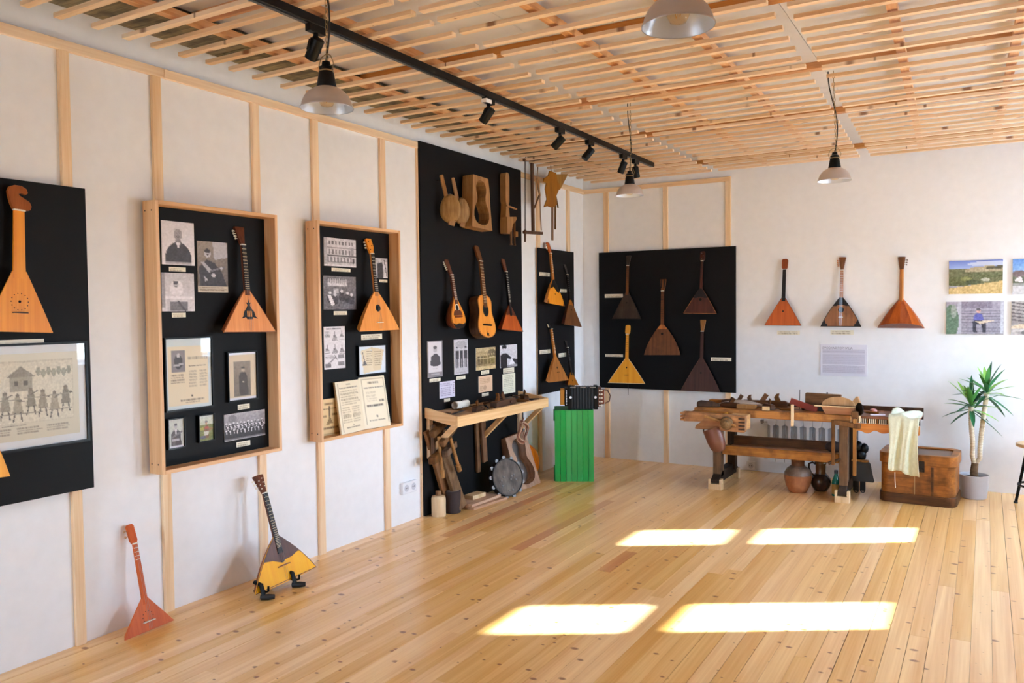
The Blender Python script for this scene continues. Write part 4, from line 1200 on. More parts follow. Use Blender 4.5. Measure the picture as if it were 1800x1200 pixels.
# ---------------------------------------------------------------- narrow board
balalaika('L', (-0.923, 1.605, 0.150, 0.081, 0.148, 0.372, 0.241, 0.258, 0.110), 'orange balalaika with a dark top plate, upper left of the narrow black board', 'balalaikas on the narrow board',
          ST(top=HONEY, back=MAPLE, neck=MAPLE, head=RUST, head_style='bevel', hw=.03, D=.085, bulge=.12, hole=.007, hole_z=.42, guard=EBON, guard_z=.60, frets=10, pegs=3, corners=MAHOG, corner=.10, guard_low=[(-.2, .10), (.1, .02), (.35, -.05), (.62, -.08), (.85, -.10)]))
balalaika('L', (-0.560, 1.395, 0.150, 0.089, 0.159, 0.395, 0.259, 0.259, 0.114), 'dark brown balalaika overhanging the right edge of the narrow black board', 'balalaikas on the narrow board',
          ST(top=UMBER, back=OXBL, neck=EBON, head=EBON, head_style='crown', hw=.028, D=.08, bulge=.03, hole=.009, hole_z=.62, guard=BRONZE, guard_z=.80, guard_low=[(-.5, 0), (0, .01), (.5, 0)], frets=8, fretmat=STEEL))
balalaika('L', (-0.880, 0.870, 0.150, 0.024, 0.159, 0.415, 0.241, 0.267, 0.061), 'amber balalaika with a dark head, lower left of the narrow black board', 'balalaikas on the narrow board',
          ST(top=BRONZE, back=MAPLE, neck=MAPLE, head=EBON, head_style='flare', hw=.032, D=.085, bulge=.05, hole=.010, hole_z=.55, frets=13, pegs=3, bridge=.02, bridge_z=.35))
balalaika('L', (-0.548, 0.805, 0.140, 0.094, 0.200, 0.245, 0.130, 0.251, 0.073), 'small amber balalaika with a black neck just above the accordion', 'balalaikas on the narrow board',
          ST(top=BRONZE, back=MAHOG, neck=EBON, head=EBON, head_style='flare', hw=.026, D=.07, bulge=.03, hole=.008, hole_z=.35, frets=8, fretmat=STEEL))
for r, w_, sd in (((-1.039, -0.832, 1.877, 1.913), 'left of the upper-left balalaika on the narrow board', 19), ((-0.607, -0.469, 1.729, 1.761), 'in the middle of the narrow board, left of the dark balalaika', 20),
                  ((-1.050, -0.834, 1.137, 1.174), 'left of the lower amber balalaika on the narrow board', 21), ((-0.656, -0.494, 1.085, 1.124), 'right of the lower amber balalaika neck', 22)):
    caption('L', r, .034, w_, sd)

# ---------------------------------------------------------------- square board on the back wall
GB = 'balalaikas on the square board'
balalaika('B', (0.530, 1.454, 0.110, -0.003, 0.092, 0.318, 0.276, 0.271, 0.104), 'smoky grey-brown balalaika, upper left of the square black board', GB,
          ST(top=SMOKE, back=EBON, neck=UMBER, head=SMOKE, head_style='flare', hw=.030, nw=.012, D=.07, bulge=.05, hole=.007, hole_z=.6, frets=9, fretmat=OLDIRON, edge=EBON))
balalaika('B', (1.291, 1.505, 0.110, 0.016, 0.099, 0.325, 0.242, 0.269, 0.097), 'oxblood balalaika with a dark scratch plate, upper right of the square black board', GB,
          ST(top=OXBL, back=EBON, neck=OXBL, head=OXBL, head_style='shield', hw=.024, nw=.011, D=.07, bulge=.04, hole=.014, hole_z=.56, guard=EBON, guard_z=.62, frets=8, fretmat=OLDIRON, edge=BRONZE, edge_w=.003, studs=3))
balalaika('B', (0.910, 1.096, 0.120, -0.018, 0.090, 0.377, 0.301, 0.338, 0.139), 'round-sided brown balalaika in the middle of the square black board', GB,
          ST(top=UMBER, back=OXBL, neck=UMBER, head=UMBER, head_style='crown', hw=.032, nw=.014, D=.085, bulge=.26, hole=.012, hole_z=.70, slots=True, frets=12, fretmat=OLDIRON, guard=BRONZE, guard_z=.85, guard_low=[(-.5, 0), (0, .01), (.5, 0)]))
balalaika('B', (0.526, 0.800, 0.110, -0.013, 0.100, 0.406, 0.252, 0.250, 0.096), 'bright yellow plain balalaika, lower left of the square black board', GB,
          ST(top=GOLDEN, back=MAPLE, neck=GOLDEN, head=GOLDEN, head_style='shield', hw=.026, nw=.014, D=.07, bulge=.05, hole=.008, hole_z=.64, frets=9, fretmat=UMBER, bridge=.022, bridge_z=.33, edge=IVORY, edge_w=.003))
balalaika('B', (1.298, 0.753, 0.120, 0.003, 0.100, 0.388, 0.316, 0.266, 0.119), 'chocolate balalaika with a tan head, lower right of the square black board', GB,
          ST(top=CHOC, back=EBON, neck=CHOC, head=wmat('tan_head', (158, 112, 64), (126, 82, 42)), head_style='flare', hw=.030, nw=.013, D=.08, bulge=.07, hole=.009, hole_z=.56, edge=WALNUT))
yb_ = [o for o in bpy.data.objects if o.get('label', '').startswith('bright yellow plain')][0]
mb = MB(); mb.tube([(0.525, -0.060, 0.793), (0.522, -0.050, 0.734), (0.520, -0.050, 0.675)], .0025, 6)
hc = mb.build('hanging_cord', BLACKR, smooth=True)
hc.parent = yb_; hc.matrix_parent_inverse = yb_.matrix_world.inverted()
for r, w_, sd in (((0.261, 0.464, 1.674, 1.711), 'left of the smoky balalaika on the square board', 23), ((0.263, 0.460, 1.063, 1.090), 'left of the bright yellow balalaika', 24), ((1.377, 1.575, 1.043, 1.078), 'right of the chocolate balalaika neck', 25)):
    caption('B', r, .034, w_, sd)

# ---------------------------------------------------------------- on the white back wall
GW = 'balalaikas on the white back wall'
balalaika('B', (2.063, 1.387, 0.090, 0.012, 0.081, 0.331, 0.255, 0.266, 0.099), 'orange-brown balalaika with a black neck, leftmost on the white back wall', GW,
          ST(top=RUST, back=MAHOG, neck=EBON, head=REDB, head_style='shield', hw=.027, nw=.014, D=.06, bulge=.03, hole=.008, hole_z=.52, board=EBON, board_to=1.0, edge=MAHOG, edge_w=.003))
balalaika('B', (2.563, 1.377, 0.090, 0.007, 0.080, 0.341, 0.259, 0.247, 0.118), 'balalaika with black corners and scratch plate, middle one on the white back wall', GW,
          ST(top=wmat('worn_brown', (162, 104, 60), (120, 72, 40), stain=.4), back=EBON, neck=BRONZE, head=UMBER, head_style='flare', hw=.030, nw=.013, D=.06, bulge=.14, hole=.014, hole_z=.58, rosette=EBON, guard=EBON, guard_z=.72, corners=EBON, corner=.17, edge=EBON, edge_w=.006, frets=10, pegs=4, pegmat=MAPLE, bridge=.02, bridge_z=.32, bridgemat=IVORY, strings=3))
balalaika('B', (3.041, 1.363, 0.040, 0.009, 0.016, 0.373, 0.249, 0.260, 0.108), 'glossy red-brown balalaika hung face to the wall showing its ribbed back', GW,
          ST(top=CARAM, back=RUST, tail=wmat('tail_brown', (128, 66, 40), (104, 50, 30), rough=.25), neck=wmat('amber_neck', (190, 120, 54), (158, 92, 34)), head=UMBER, head_style='flare', hw=.030, nw=.016, D=.10, bulge=.12, hole=0, ribs=6,
             rib_pieces=[wmat('rib_a', (184, 92, 36), (150, 68, 24), rough=.22), wmat('rib_b', (162, 76, 32), (128, 56, 22), rough=.22)], pegs=3, peg_side='left', pegmat=DARKW, nt=.022), flip=True)
caption('B', (1.994, 2.198, 1.301, 1.338), .0, 'under the leftmost balalaika on the white wall', 26)
caption('B', (2.464, 2.661, 1.304, 1.344), .0, 'under the black-cornered balalaika on the white wall', 27)
tx = [('r', .05, .16, .95, .28, (206, 202, 216)), ('r', .05, .31, .95, .63, (204, 200, 214)), ('r', .05, .66, .95, .90, (205, 201, 215)), ('t', .05, .16, .95, .28, (184, 180, 194), 5), ('t', .05, .31, .95, .63, (184, 180, 194), 12), ('t', .05, .66, .95, .90, (184, 180, 194), 9)]
tp = sheet('B', (2.379, 2.772, 0.930, 1.214), .0, .004, paint(76, 56, (226, 224, 234), tx, 28), 'text_panel', back=(214, 212, 224))
tag(tp, 'white printed text panel with a grey heading, below the black-cornered balalaika', 'text panel')
fc = bpy.data.curves.new('heading', 'FONT'); fc.body = 'РУССКАЯ ГОРНИЦА'; fc.size = .026; fc.extrude = .0003
fo = bpy.data.objects.new('heading', fc); C.objects.link(fo)
bpy.context.view_layer.update()
me = bpy.data.meshes.new_from_object(fo.evaluated_get(bpy.context.evaluated_depsgraph_get()))
bpy.data.objects.remove(fo)
me.transform(Matrix.Rotation(PI / 2, 4, 'X'))
hx = (2.396, 1.173)
me.transform(Matrix.Translation((hx[0], -.0048, hx[1])))
me.materials.clear(); me.materials.append(M('heading_grey', (128, 122, 134), .7))
ho = bpy.data.objects.new('heading', me); C.objects.link(ho); ho.parent = tp
hill = [('g', 0, 0, 1, .28, (104, 122, 196), (170, 186, 226)), ('e', .75, .12, .4, .07, (196, 204, 226)), ('r', 0, .26, 1, .72, (104, 104, 70)), ('p', [(.3, .28), (.5, .20), (.75, .18), (1, .2), (1, .35), (.3, .34)], (172, 156, 124)), ('p', [(.68, .28), (.72, .2), (1, .18), (1, .26)], (84, 78, 54)), ('e', .2, .62, .3, .14, (92, 96, 56)), ('e', .33, .55, .10, .07, (128, 130, 76)), ('e', .7, .45, .3, .08, (98, 102, 66)), ('e', .45, .66, .15, .08, (74, 80, 50)), ('e', .68, .58, .08, .045, (186, 182, 162)), ('p', [(0, .82), (1, .62), (1, 1), (0, 1)], (206, 176, 118)), ('n', 0, .25, 1, 1, 12)]
photo('B', (3.406, 3.796, 1.650, 1.928), .0, paint(62, 40, 150, hill, 29), 'colour landscape photo of a dry hill under blue sky, top left of four', 'photograph', thick=.014, name='canvas_photo')
man = [('g', 0, 0, 1, 1, (168, 160, 176), (150, 146, 158))] + [('r', .2, .28 + .085 * i, 1, .30 + .085 * i, (122, 116, 130)) for i in range(8)] + [('r', .28, 0, .8, .22, (136, 128, 144)), ('r', .2, .02, .28, 1, (186, 184, 196)), ('r', .94, 0, .99, .95, (196, 198, 206)), ('e', .09, .6, .14, .5, (96, 122, 100)), ('e', .14, .3, .05, .2, (150, 160, 150)), ('r', 0, .97, 1, 1, (150, 150, 140)),
       ('p', [(.47, .58), (.50, .40), (.56, .35), (.62, .38), (.67, .58)], (92, 96, 170)), ('e', .565, .29, .035, .065, (206, 160, 150)), ('e', .565, .25, .035, .04, (90, 84, 90)), ('p', [(.46, .62), (.52, .56), (.62, .56), (.70, .62), (.69, .92), (.64, .92), (.62, .7), (.53, .7), (.54, .94), (.48, .94)], (48, 48, 62)), ('p', [(.5, .60), (.66, .58), (.84, .56), (.84, .59), (.60, .68)], (214, 196, 170)), ('n', 0, 0, 1, 1, 9)]
photo('B', (3.389, 3.805, 1.311, 1.586), .0, paint(66, 42, 150, man, 30), 'photo of a man in a blue shirt on log steps, bottom left of four', 'photograph', thick=.014, name='canvas_photo')
cr = (3.864, 4.249, 1.638, 1.926)
photo('B', cr, .0, paint(62, 40, 150, [('g', 0, 0, 1, .45, (96, 140, 206), (150, 186, 226)), ('r', 0, .40, 1, .68, (90, 96, 76)), ('e', .12, .42, .12, .1, (110, 92, 92)), ('p', [(.04, .62), (.08, .52), (.16, .50), (.2, .66)], (226, 222, 220)), ('r', 0, .68, 1, .74, (150, 150, 146)), ('r', 0, .74, 1, 1, (206, 204, 206)), ('n', 0, 0, 1, 1, 8)], 31), 'photo of blue sky over a road, top right of four, cut by the frame', 'photograph', thick=.014, name='canvas_photo')
cr = (3.858, 4.253, 1.309, 1.584)
photo('B', cr, .0, paint(62, 40, 150, [('g', 0, 0, 1, 1, (176, 168, 164), (130, 120, 118))] + [('p', [(0, .02 + .1 * i), (1, .30 + .09 * i), (1, .33 + .09 * i), (0, .06 + .1 * i)], (96, 88, 90)) for i in range(6)] + [('e', .2, .78, .2, .1, (206, 184, 156)), ('r', 0, .80, .4, 1, (176, 168, 166)), ('e', .3, .92, .12, .07, (110, 104, 104)), ('n', 0, 0, 1, 1, 12)], 32), 'photo of weathered logs, bottom right of four, cut by the frame', 'photograph', thick=.014, name='canvas_photo')

# ---------------------------------------------------------------- sockets on the walls
def socket(wall, u, z, label, n=2):
    root = thing('power_socket', label, 'socket', wp(wall, u, z, 0), 'white wall sockets')
    hw_ = .042 * n
    mb = MB(); wbox(mb, wall, u - hw_, u + hw_, z - .042, z + .042, 0, .03); mb.build('plate', WHITEP, root, bevel=.004)
    for i in range(n):
        c = u - hw_ + .042 + .084 * i
        mb = MB(); mb.cyl(wp(wall, c, z, .028), wp(wall, c, z, .031), .026, n=16); so = mb.build('socket_face', M('socket_shade', (205, 205, 212), .5), root)
        mb = MB()
        for q in (-.009, .009):
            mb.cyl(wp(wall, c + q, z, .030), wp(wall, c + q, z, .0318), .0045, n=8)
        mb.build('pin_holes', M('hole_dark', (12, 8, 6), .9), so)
sl_ = (-3.064, 0.260)
socket('L', sl_[0], sl_[1], 'white double power socket low on the left wall beside the tall board')
sb_ = (1.758, 0.050)
socket('B', sb_[0], sb_[1], 'white power socket low on the back wall behind the workbench', 1)

# ================================================================== TOOL SHELF AND WHAT STANDS BELOW IT
SHP = wood('shelf_pine', (238, 200, 148), (212, 160, 104), 'Y', True, 20, 1.0, knots=.8, rough=.5, var=.04, kscale=(8, 1.6), ksize=.17)
SHPX = wood('shelf_pine_end', (238, 200, 148), (212, 160, 104), 'X', True, 20, 1.0, knots=.6, rough=.5, var=.04)
SY0, SY1, SXF = -2.88, -1.45, .335
def shz(x): return .800 - .16 * (x - .035)      # upper face of the tilted shelf floor
sh = thing('tool_shelf', 'pine tray shelf on three brackets, fixed to the tall black board', 'shelf', (.035, (SY0 + SY1) / 2, .75))
mb = MB(); mb.prism([(.035, .775), (SXF - .02, .775 - .16 * .28), (SXF - .02, .787 - .16 * .28), (.035, .787)], SY0 + .02, SY1 - .02, 'XZ'); mb.build('shelf_floor', wood('shelf_ply', (196, 158, 116), (166, 126, 86), 'Y', True, 12, 1, rough=.6), sh)
mb = MB(); mb.prism([(SXF - .02, .700), (SXF, .697), (SXF, .775), (SXF - .02, .778)], SY0, SY1, 'XZ'); mb.build('front_board', SHP, sh, bevel=.001)
for y in (SY0, SY1 - .02):
    mb = MB(); mb.prism([(.035, .748), (SXF - .02, .700), (SXF - .02, .778), (.035, .827)], y, y + .02, 'XZ'); mb.build('side_board', SHPX, sh, bevel=.001)
for i, y in enumerate((-2.86, -2.14, -1.49)):
    mb = MB(); mb.box(.034, .064, y, y + .045, .44, .77); po = mb.build('bracket_post', pine('Z'), sh, bevel=.001)
    mb = MB(); mb.bar((.068, y + .022, .50), (.30, y + .022, .718), .036, .036, up=(0, 1, 0)); mb.build('bracket_brace', SHPX, sh, bevel=.001)

GRIPW = wood('grip_wood', (120, 76, 42), (84, 50, 26), 'Y', False, 40, 4, rough=.45, var=.15)
PLANEW = wood('plane_wood', (96, 60, 34), (62, 38, 22), 'Y', False, 40, 4, rough=.5, var=.2)
def tool(kind, label, x, y, ang, zf, group, s=1.0, tilt=0.0, name=None):
    """small hand tool lying on a surface; local Y is its length"""
    z = zf(x) if callable(zf) else zf
    nm = name or {'chisel': 'wood_chisel', 'plane': 'block_plane', 'file': 'hand_file', 'pliers': 'pliers', 'hammer': 'hammer', 'brace': 'hand_drill', 'scraper': 'cabinet_scraper', 'knife': 'drawknife', 'jack': 'jack_plane'}[kind]
    r = thing(nm, label, kind if kind not in ('jack', 'brace', 'knife') else {'jack': 'plane', 'brace': 'drill', 'knife': 'drawknife'}[kind], (0, 0, 0), group)
    mm = (RZ(ang) @ RX(tilt)).to_4x4() @ Matrix.Scale(s, 4); mm.translation = Vector((x, y, z)); r.matrix_world = mm
    B = lambda mb, n, mt, **k: lbuild(mb, n, mt, r, **k)
    if kind == 'chisel':
        mb = MB(); mb.tube([(0, -.12, .014), (0, -.10, .014), (0, -.05, .014), (0, -.02, .014), (0, 0, .014)], [.008, .013, .012, .014, .008], 8); B(mb, 'handle', GRIPW, smooth=True)
        mb = MB(); mb.loft([[(-.005, -.01, .010), (.005, -.01, .010), (.005, -.01, .018), (-.005, -.01, .018)], [(-.009, .10, .011), (.009, .10, .011), (.009, .10, .016), (-.009, .10, .016)], [(-.009, .13, .011), (.009, .13, .011), (.009, .125, .012), (-.009, .125, .012)]]); B(mb, 'blade', OLDIRON)
    elif kind == 'plane':
        mb = MB(); mb.loft([[(-.022, y_, .002), (.022, y_, .002), (.022, y_, h), (-.022, y_, h)] for y_, h in ((-.09, .030), (-.07, .044), (.05, .044), (.09, .028))]); B(mb, 'body', PLANEW, bevel=.003)
        mb = MB(); mb.bar((0, -.005, .03), (0, -.035, .082), .030, .010, up=(1, 0, 0)); B(mb, 'wedge', GRIPW)
        mb = MB(); mb.bar((0, .008, .03), (0, -.02, .088), .026, .004, up=(1, 0, 0)); B(mb, 'iron', OLDIRON)
    elif kind == 'jack':
        mb = MB(); mb.loft([[(-.03, y_, .002), (.03, y_, .002), (.03, y_, h), (-.03, y_, h)] for y_, h in ((-.20, .045), (-.18, .055), (.16, .055), (.20, .042))]); B(mb, 'body', PLANEW, bevel=.003)
        mb = MB(); mb.prism([(-.15, .05), (-.10, .05), (-.09, .085), (-.11, .115), (-.135, .12), (-.13, .09)], -.012, .012, 'YZ'); B(mb, 'tote', GRIPW, bevel=.003)
        mb = MB(); mb.bar((0, .02, .03), (0, -.03, .11), .04, .010, up=(1, 0, 0)); B(mb, 'wedge', GRIPW)
    elif kind == 'file':
        mb = MB(); mb.tube([(0, -.11, .012), (0, -.09, .012), (0, -.02, .012), (0, -.005, .012)], [.006, .012, .010, .006], 8); B(mb, 'handle', GRIPW, smooth=True)
        mb = MB(); mb.loft([[(-w, y_, .009), (w, y_, .009), (w, y_, .015), (-w, y_, .015)] for y_, w in ((-.01, .003), (.01, .010), (.13, .010), (.17, .006))]); B(mb, 'blade', OLDIRON)
    elif kind == 'pliers':
        for s_ in (-1, 1):
            mb = MB(); mb.tube([(s_ * .03, -.11, .01), (s_ * .034, -.07, .01), (s_ * .02, -.02, .01), (0, 0, .01 + s_ * .002), (-s_ * .012, .02, .01), (-s_ * .008, .05, .01)], [.006, .006, .006, .008, .008, .005], 8); B(mb, 'jaw', OLDIRON, smooth=True)
    elif kind == 'hammer':
        mb = MB(); mb.tube([(0, -.15, .016), (0, -.10, .016), (0, .06, .016), (0, .09, .016)], [.011, .012, .008, .009], 8); B(mb, 'handle', GRIPW, smooth=True)
        mb = MB(); mb.loft([[(x_, .075 - h, .016 - h), (x_, .075 + h, .016 - h), (x_, .075 + h, .016 + h), (x_, .075 - h, .016 + h)] for x_, h in ((-.05, .010), (-.04, .014), (-.012, .012), (.012, .012), (.05, .004))]); B(mb, 'head', OLDIRON)
    elif kind == 'brace':
        mb = MB(); mb.tube([(0, -.12, .02), (0, -.06, .02), (.05, -.04, .02), (.06, 0, .02), (.05, .04, .02), (0, .06, .02), (0, .13, .02)], .006, 8); B(mb, 'crank', OLDIRON, smooth=True)
        mb = MB(); mb.lathe([(.004, 0), (.022, .004), (.024, .014), (.010, .024)], 12, tf=Matrix.Translation((0, -.145, .02)) @ Matrix.Rotation(-PI / 2, 4, 'X')); B(mb, 'knob', GRIPW, smooth=True)
        mb = MB(); mb.tube([(.06, -.025, .02), (.062, 0, .02), (.06, .025, .02)], [.010, .013, .010], 8); B(mb, 'grip', GRIPW, smooth=True)
    elif kind == 'scraper':
        mb = MB(); mb.prism([(-.05, -.03), (.05, -.03), (.055, .0), (.045, .032), (-.045, .032), (-.055, 0)], .002, .007, 'XY'); B(mb, 'plate', OLDIRON)
        mb = MB(); mb.bar((-.055, -.03, .01), (.055, -.03, .01), .016, .016); B(mb, 'spine', GRIPW, bevel=.003)
    elif kind == 'knife':
        mb = MB(); mb.prism([(-.012, -.12), (.014, -.12), (.012, .12), (-.010, .12)], .010, .015, 'XY'); B(mb, 'blade', OLDIRON)
        for s_ in (-1, 1):
            mb = MB(); mb.tube([(.0, s_ * .12, .012), (-.03, s_ * .125, .013), (-.05, s_ * .125, .014), (-.10, s_ * .125, .014), (-.11, s_ * .125, .014)], [.005, .006, .012, .012, .006], 8); B(mb, 'handle', GRIPW, smooth=True)
    return r
G = 'hand tools on the pine tray shelf'
tl = [('scraper', .13, -2.76, .3, 'flat scraper nearest the left end of the tray shelf'), ('knife', .19, -2.66, .2, 'drawknife in front of the paper roll on the tray shelf'), ('plane', .22, -2.42, .2, 'dark block plane right of the paper roll'),
      ('chisel', .13, -2.36, 1.3, 'chisel at the back of the shelf under the lilac page'), ('pliers', .17, -2.25, .5, 'open pliers left of the shelf middle'), ('jack', .22, -2.03, .12, 'long dark jack plane at the front middle of the tray shelf'),
      ('file', .10, -2.08, .2, 'file at the back middle of the tray shelf'), ('hammer', .14, -1.86, .9, 'small hammer under the salmon-pink page'), ('chisel', .19, -1.78, 1.8, 'chisel right of the long jack plane'), ('brace', .12, -1.72, .4, 'cranked hand drill at the back right of the tray shelf'),
      ('plane', .17, -1.60, .8, 'block plane close to the right end of the tray shelf'), ('pliers', .21, -1.62, 2.0, 'pliers in the right front corner of the tray shelf'), ('scraper', .09, -1.54, .1, 'flat scraper in the right back corner of the tray shelf'), ('file', .25, -2.24, .15, 'file lying along the front lip of the tray shelf')]
for k_, x, y, a, lb in tl:
    tool(k_, lb, x, y, a, lambda q: shz(q) - .010, G, 1.0, -.0)
pr_ = thing('paper_roll', 'rolled white paper lying on the left part of the tray shelf', 'paper roll', (.12, -2.52, shz(.12)))
mb = MB()
sp = [(.022 + .0012 * i / 3, i * .5) for i in range(28)]
prof = [(r * math.cos(a), r * math.sin(a) + .034) for r, a in sp]
v0 = [mb.bm.verts.new((x - 0, -.085, z)) for x, z in prof]; v1 = [mb.bm.verts.new((x, .085, z)) for x, z in prof]
for i in range(len(prof) - 1): mb.bm.faces.new((v0[i], v0[i + 1], v1[i + 1], v1[i]))
mb.build('sheet', M('roll_paper', (232, 226, 214), .7), pr_, smooth=True, world=False)
mb = MB(); mb.tube([(.026 * math.cos(a), .0, .034 + .036 * math.sin(a) * .9) for a in (2 * PI * i / 16 for i in range(16))], .004, 6, closed=True); mb.build('band', BLACKR, pr_, smooth=True, world=False)

# wooden clamps hanging under the left end of the shelf
def hclamp(label, pts):
    r = thing('screw_clamp', label, 'clamp', pts[0][0], 'old wooden screw clamps under the shelf')
    for nm, a, b, w, h in pts:
        mb = MB(); mb.bar(a, b, w, h, up=(1, 0, 0)); mb.build(nm, OLDW if nm != 'screw' else TANW, r, bevel=.004)
    return r
def hclamp2(label, base, bars):
    r = thing('screw_clamp', label, 'clamp', base, 'old wooden screw clamps under the shelf')
    for nm, a, b, w, h in bars:
        mb = MB()
        if nm == 'screw':
            a_, b_ = Vector(a), Vector(b)
            mb.tube([a_, a_.lerp(b_, .5), a_.lerp(b_, .8), a_.lerp(b_, .82), b_], [w * .4, w * .4, w * .4, w * .6, w * .55], 10)
            mb.build(nm, TANW, r, smooth=True)
        else:
            mb.bar(a, b, w, h, up=(1, 0, 0)); mb.build(nm, OLDW, r, bevel=.004)
    return r
hclamp2('grey-brown wooden clamp hanging at the far left under the tool shelf', (.12, -2.88, .66),
        [('upper_jaw', (.15, -2.95, .640), (.10, -2.70, .705), .05, .045), ('lower_jaw', (.15, -2.96, .445), (.10, -2.70, .500), .055, .055), ('beam', (.10, -2.86, .70), (.10, -2.86, .43), .036, .03), ('screw', (.16, -2.88, .62), (.16, -2.83, .300), .030, .03)])
hclamp2('second wooden clamp, its tan screw pointing down beside the leaning planks', (.16, -2.74, .62),
        [('upper_jaw', (.20, -2.90, .565), (.15, -2.66, .66), .045, .045), ('lower_jaw', (.20, -2.86, .485), (.15, -2.66, .53), .05, .05), ('beam', (.15, -2.80, .66), (.15, -2.78, .47), .034, .03), ('screw', (.21, -2.80, .60), (.21, -2.68, .33), .034, .03)])
def plank_thing(name, label, a, b, w, h, mat, cat='plank', group=None, up=(1, 0, 0), bevel=.003):
    mb = MB(); mb.bar(a, b, w, h, up=up)
    return tag(mb.build(name, mat, bevel=bevel), label, cat, group)
plank_thing('weathered_plank', 'grey weathered plank with a pale edge leaning under the shelf', (.185, -2.62, .03), (.060, -2.80, .70), .10, .035, wood('weathered', (150, 120, 92), (110, 84, 62), 'Z', False, 30, 1.5, rough=.8, stain=.4))
plank_thing('brown_plank', 'brown plank with a nail hole behind the grey weathered plank', (.11, -2.66, .005), (.045, -2.86, .66), .09, .03, wood('plank_brown', (146, 98, 56), (108, 68, 36), 'Z', False, 30, 1.5, rough=.7, stain=.3))
plank_thing('hanging_batten', 'longer rough batten hanging under the middle of the shelf', (.055, -2.175, .215), (.055, -2.195, .70), .05, .022, OLDW, 'batten', 'rough battens under the shelf')
plank_thing('hanging_batten', 'shorter rough batten hanging in front of the longer one', (.085, -2.12, .295), (.085, -2.155, .70), .065, .022, wood('batten_brown', (136, 92, 58), (96, 62, 38), 'Z', False, 30, 1.5, rough=.7, stain=.3), 'batten', 'rough battens under the shelf')
b = thing('wooden_bottle', 'pale turned wooden bottle shape at the foot of the tall board', 'bottle', (.105, -2.815, 0))
mb = MB(); mb.lathe([(.052, 0), (.055, .01), (.055, .135), (.050, .152), (.026, .158)], 24); mb.build('body', PALEW, b, smooth=True, world=False)
mb = MB(); mb.lathe([(.024, .158), (.022, .165), (.022, .190), (.018, .194)], 16); mb.build('neck', wood('cork_brown', (150, 108, 74), (116, 78, 50), 'Z', False, 40, 5, rough=.8), b, smooth=True, world=False)
b = thing('log_section', 'short dark bark-covered log with a pale cut top', 'log', (.135, -2.672, 0))
mb = MB(); mb.lathe([(.060, 0), (.064, .008), (.062, .08), (.064, .168), (.060, .172)], 20); mb.build('bark', M('dark_bark', (56, 42, 40), .85), b, smooth=True, world=False)
mb = MB(); mb.lathe([(.054, .171), (.054, .1735)], 20); mb.build('cut_face', M('cut_wood', (142, 122, 108), .8), b, world=False)
BO = wood('board_pink', (204, 164, 132), (170, 128, 98), 'Y', False, 26, 1.4, rough=.7, var=.1)
def flat(name, label, cx, cy, z, sx_, sy_, sz_, ang, mat, cat, group=None):
    mb = MB(); mb.obox((0, 0, sz_ / 2), (sx_, sy_, sz_))
    o = mb.build(name, mat, bevel=.002); o.location = (cx, cy, z); o.rotation_euler = (0, 0, ang)
    return tag(o, label, cat, group)
flat('flat_board', 'lower pale board lying on the floor beside the drum', .155, -2.32, 0, .24, .44, .020, -.10, BO, 'board', 'pale boards on the floor')
flat('flat_board', 'upper pale board on top of the lower floor board', .140, -2.34, .0205, .20, .42, .022, -.03, BO, 'board', 'pale boards on the floor')
flat('wood_block', 'small pale block resting on the stacked floor boards', .12, -2.33, .043, .09, .17, .032, -.08, PALEW, 'block')
# tambourine drum leaning on the second mold
tb = thing('hand_drum', 'old tambourine with grey hide and metal jingles, leaning on the floor mold', 'drum', (0, 0, 0))
tb.matrix_world = molded_matrix(math.radians(68), (.255, -2.03, .166), 0, math.radians(14)) @ Matrix.Scale(1.06, 4)
circ = lambda R_, n=32: [(R_ * math.cos(2 * PI * i / n), R_ * math.sin(2 * PI * i / n)) for i in range(n)]
mb = MB(); mb.ring(circ(.148), circ(.140), -.002, .055); lbuild(mb, 'rim', OLDIRON, tb, smooth=True)
HIDE = wood('drum_hide', (128, 116, 104), (84, 74, 68), 'Z', False, 14, 9, rough=.6, stain=.6, stain_col=(60, 50, 44))
mb = MB(); mb.prism(circ(.141), .004, .007); lbuild(mb, 'drum_head', HIDE, tb)
for i in range(13):
    a = 2 * PI * i / 13 + .15
    mb = MB(); mb.cyl((.156 * math.cos(a), .01, .156 * math.sin(a)), (.156 * math.cos(a), .03, .156 * math.sin(a)), .016, .012, n=10); lbuild(mb, 'jingle', JINGLE, tb, smooth=True)
rq = random.Random(5)
for i in range(9):
    a, r_ = rq.uniform(0, 6.28), rq.uniform(.02, .11)
    mb = MB(); mb.lathe([(.003, 0), (.008, .002), (.008, .006), (.002, .009)], 8, tf=Matrix.Translation((r_ * math.cos(a), .005, r_ * math.sin(a))) @ Matrix.Rotation(PI / 2, 4, 'X')); lbuild(mb, 'bell', JINGLE, tb, smooth=True)
eight_mold('wooden mold with a figure-eight recess leaning on the floor behind the drum', molded_matrix(math.radians(74), (.185, -1.655, .234), math.radians(-9), math.radians(13)), .265, .48, .10, wood('mold_block', (196, 154, 122), (150, 108, 78), 'Z', False, 22, 2, rough=.65, stain=.2, stain_col=(110, 74, 48)), M('mold_grey', (110, 102, 96), .7), tap=.08)
og = thing('round_lute', 'glossy orange round-bodied lute half hidden behind the floor mold', 'lute', (0, 0, 0))
og.matrix_world = molded_matrix(math.radians(80), (.135, -1.33, .012), math.radians(-16), math.radians(3.5))
T_ = [(0, .0), (.05, .45), (.2, .85), (.4, 1.0), (.62, .9), (.8, .6), (.93, .3), (1, .12)]
mb = MB(); rr_ = []
for t, w in T_:
    rr_.append([(max(w * .15, .004) * math.cos(a), max(w * .055, .003) * math.sin(a) + .04, t * .36) for a in (2 * PI * i / 20 for i in range(20))])
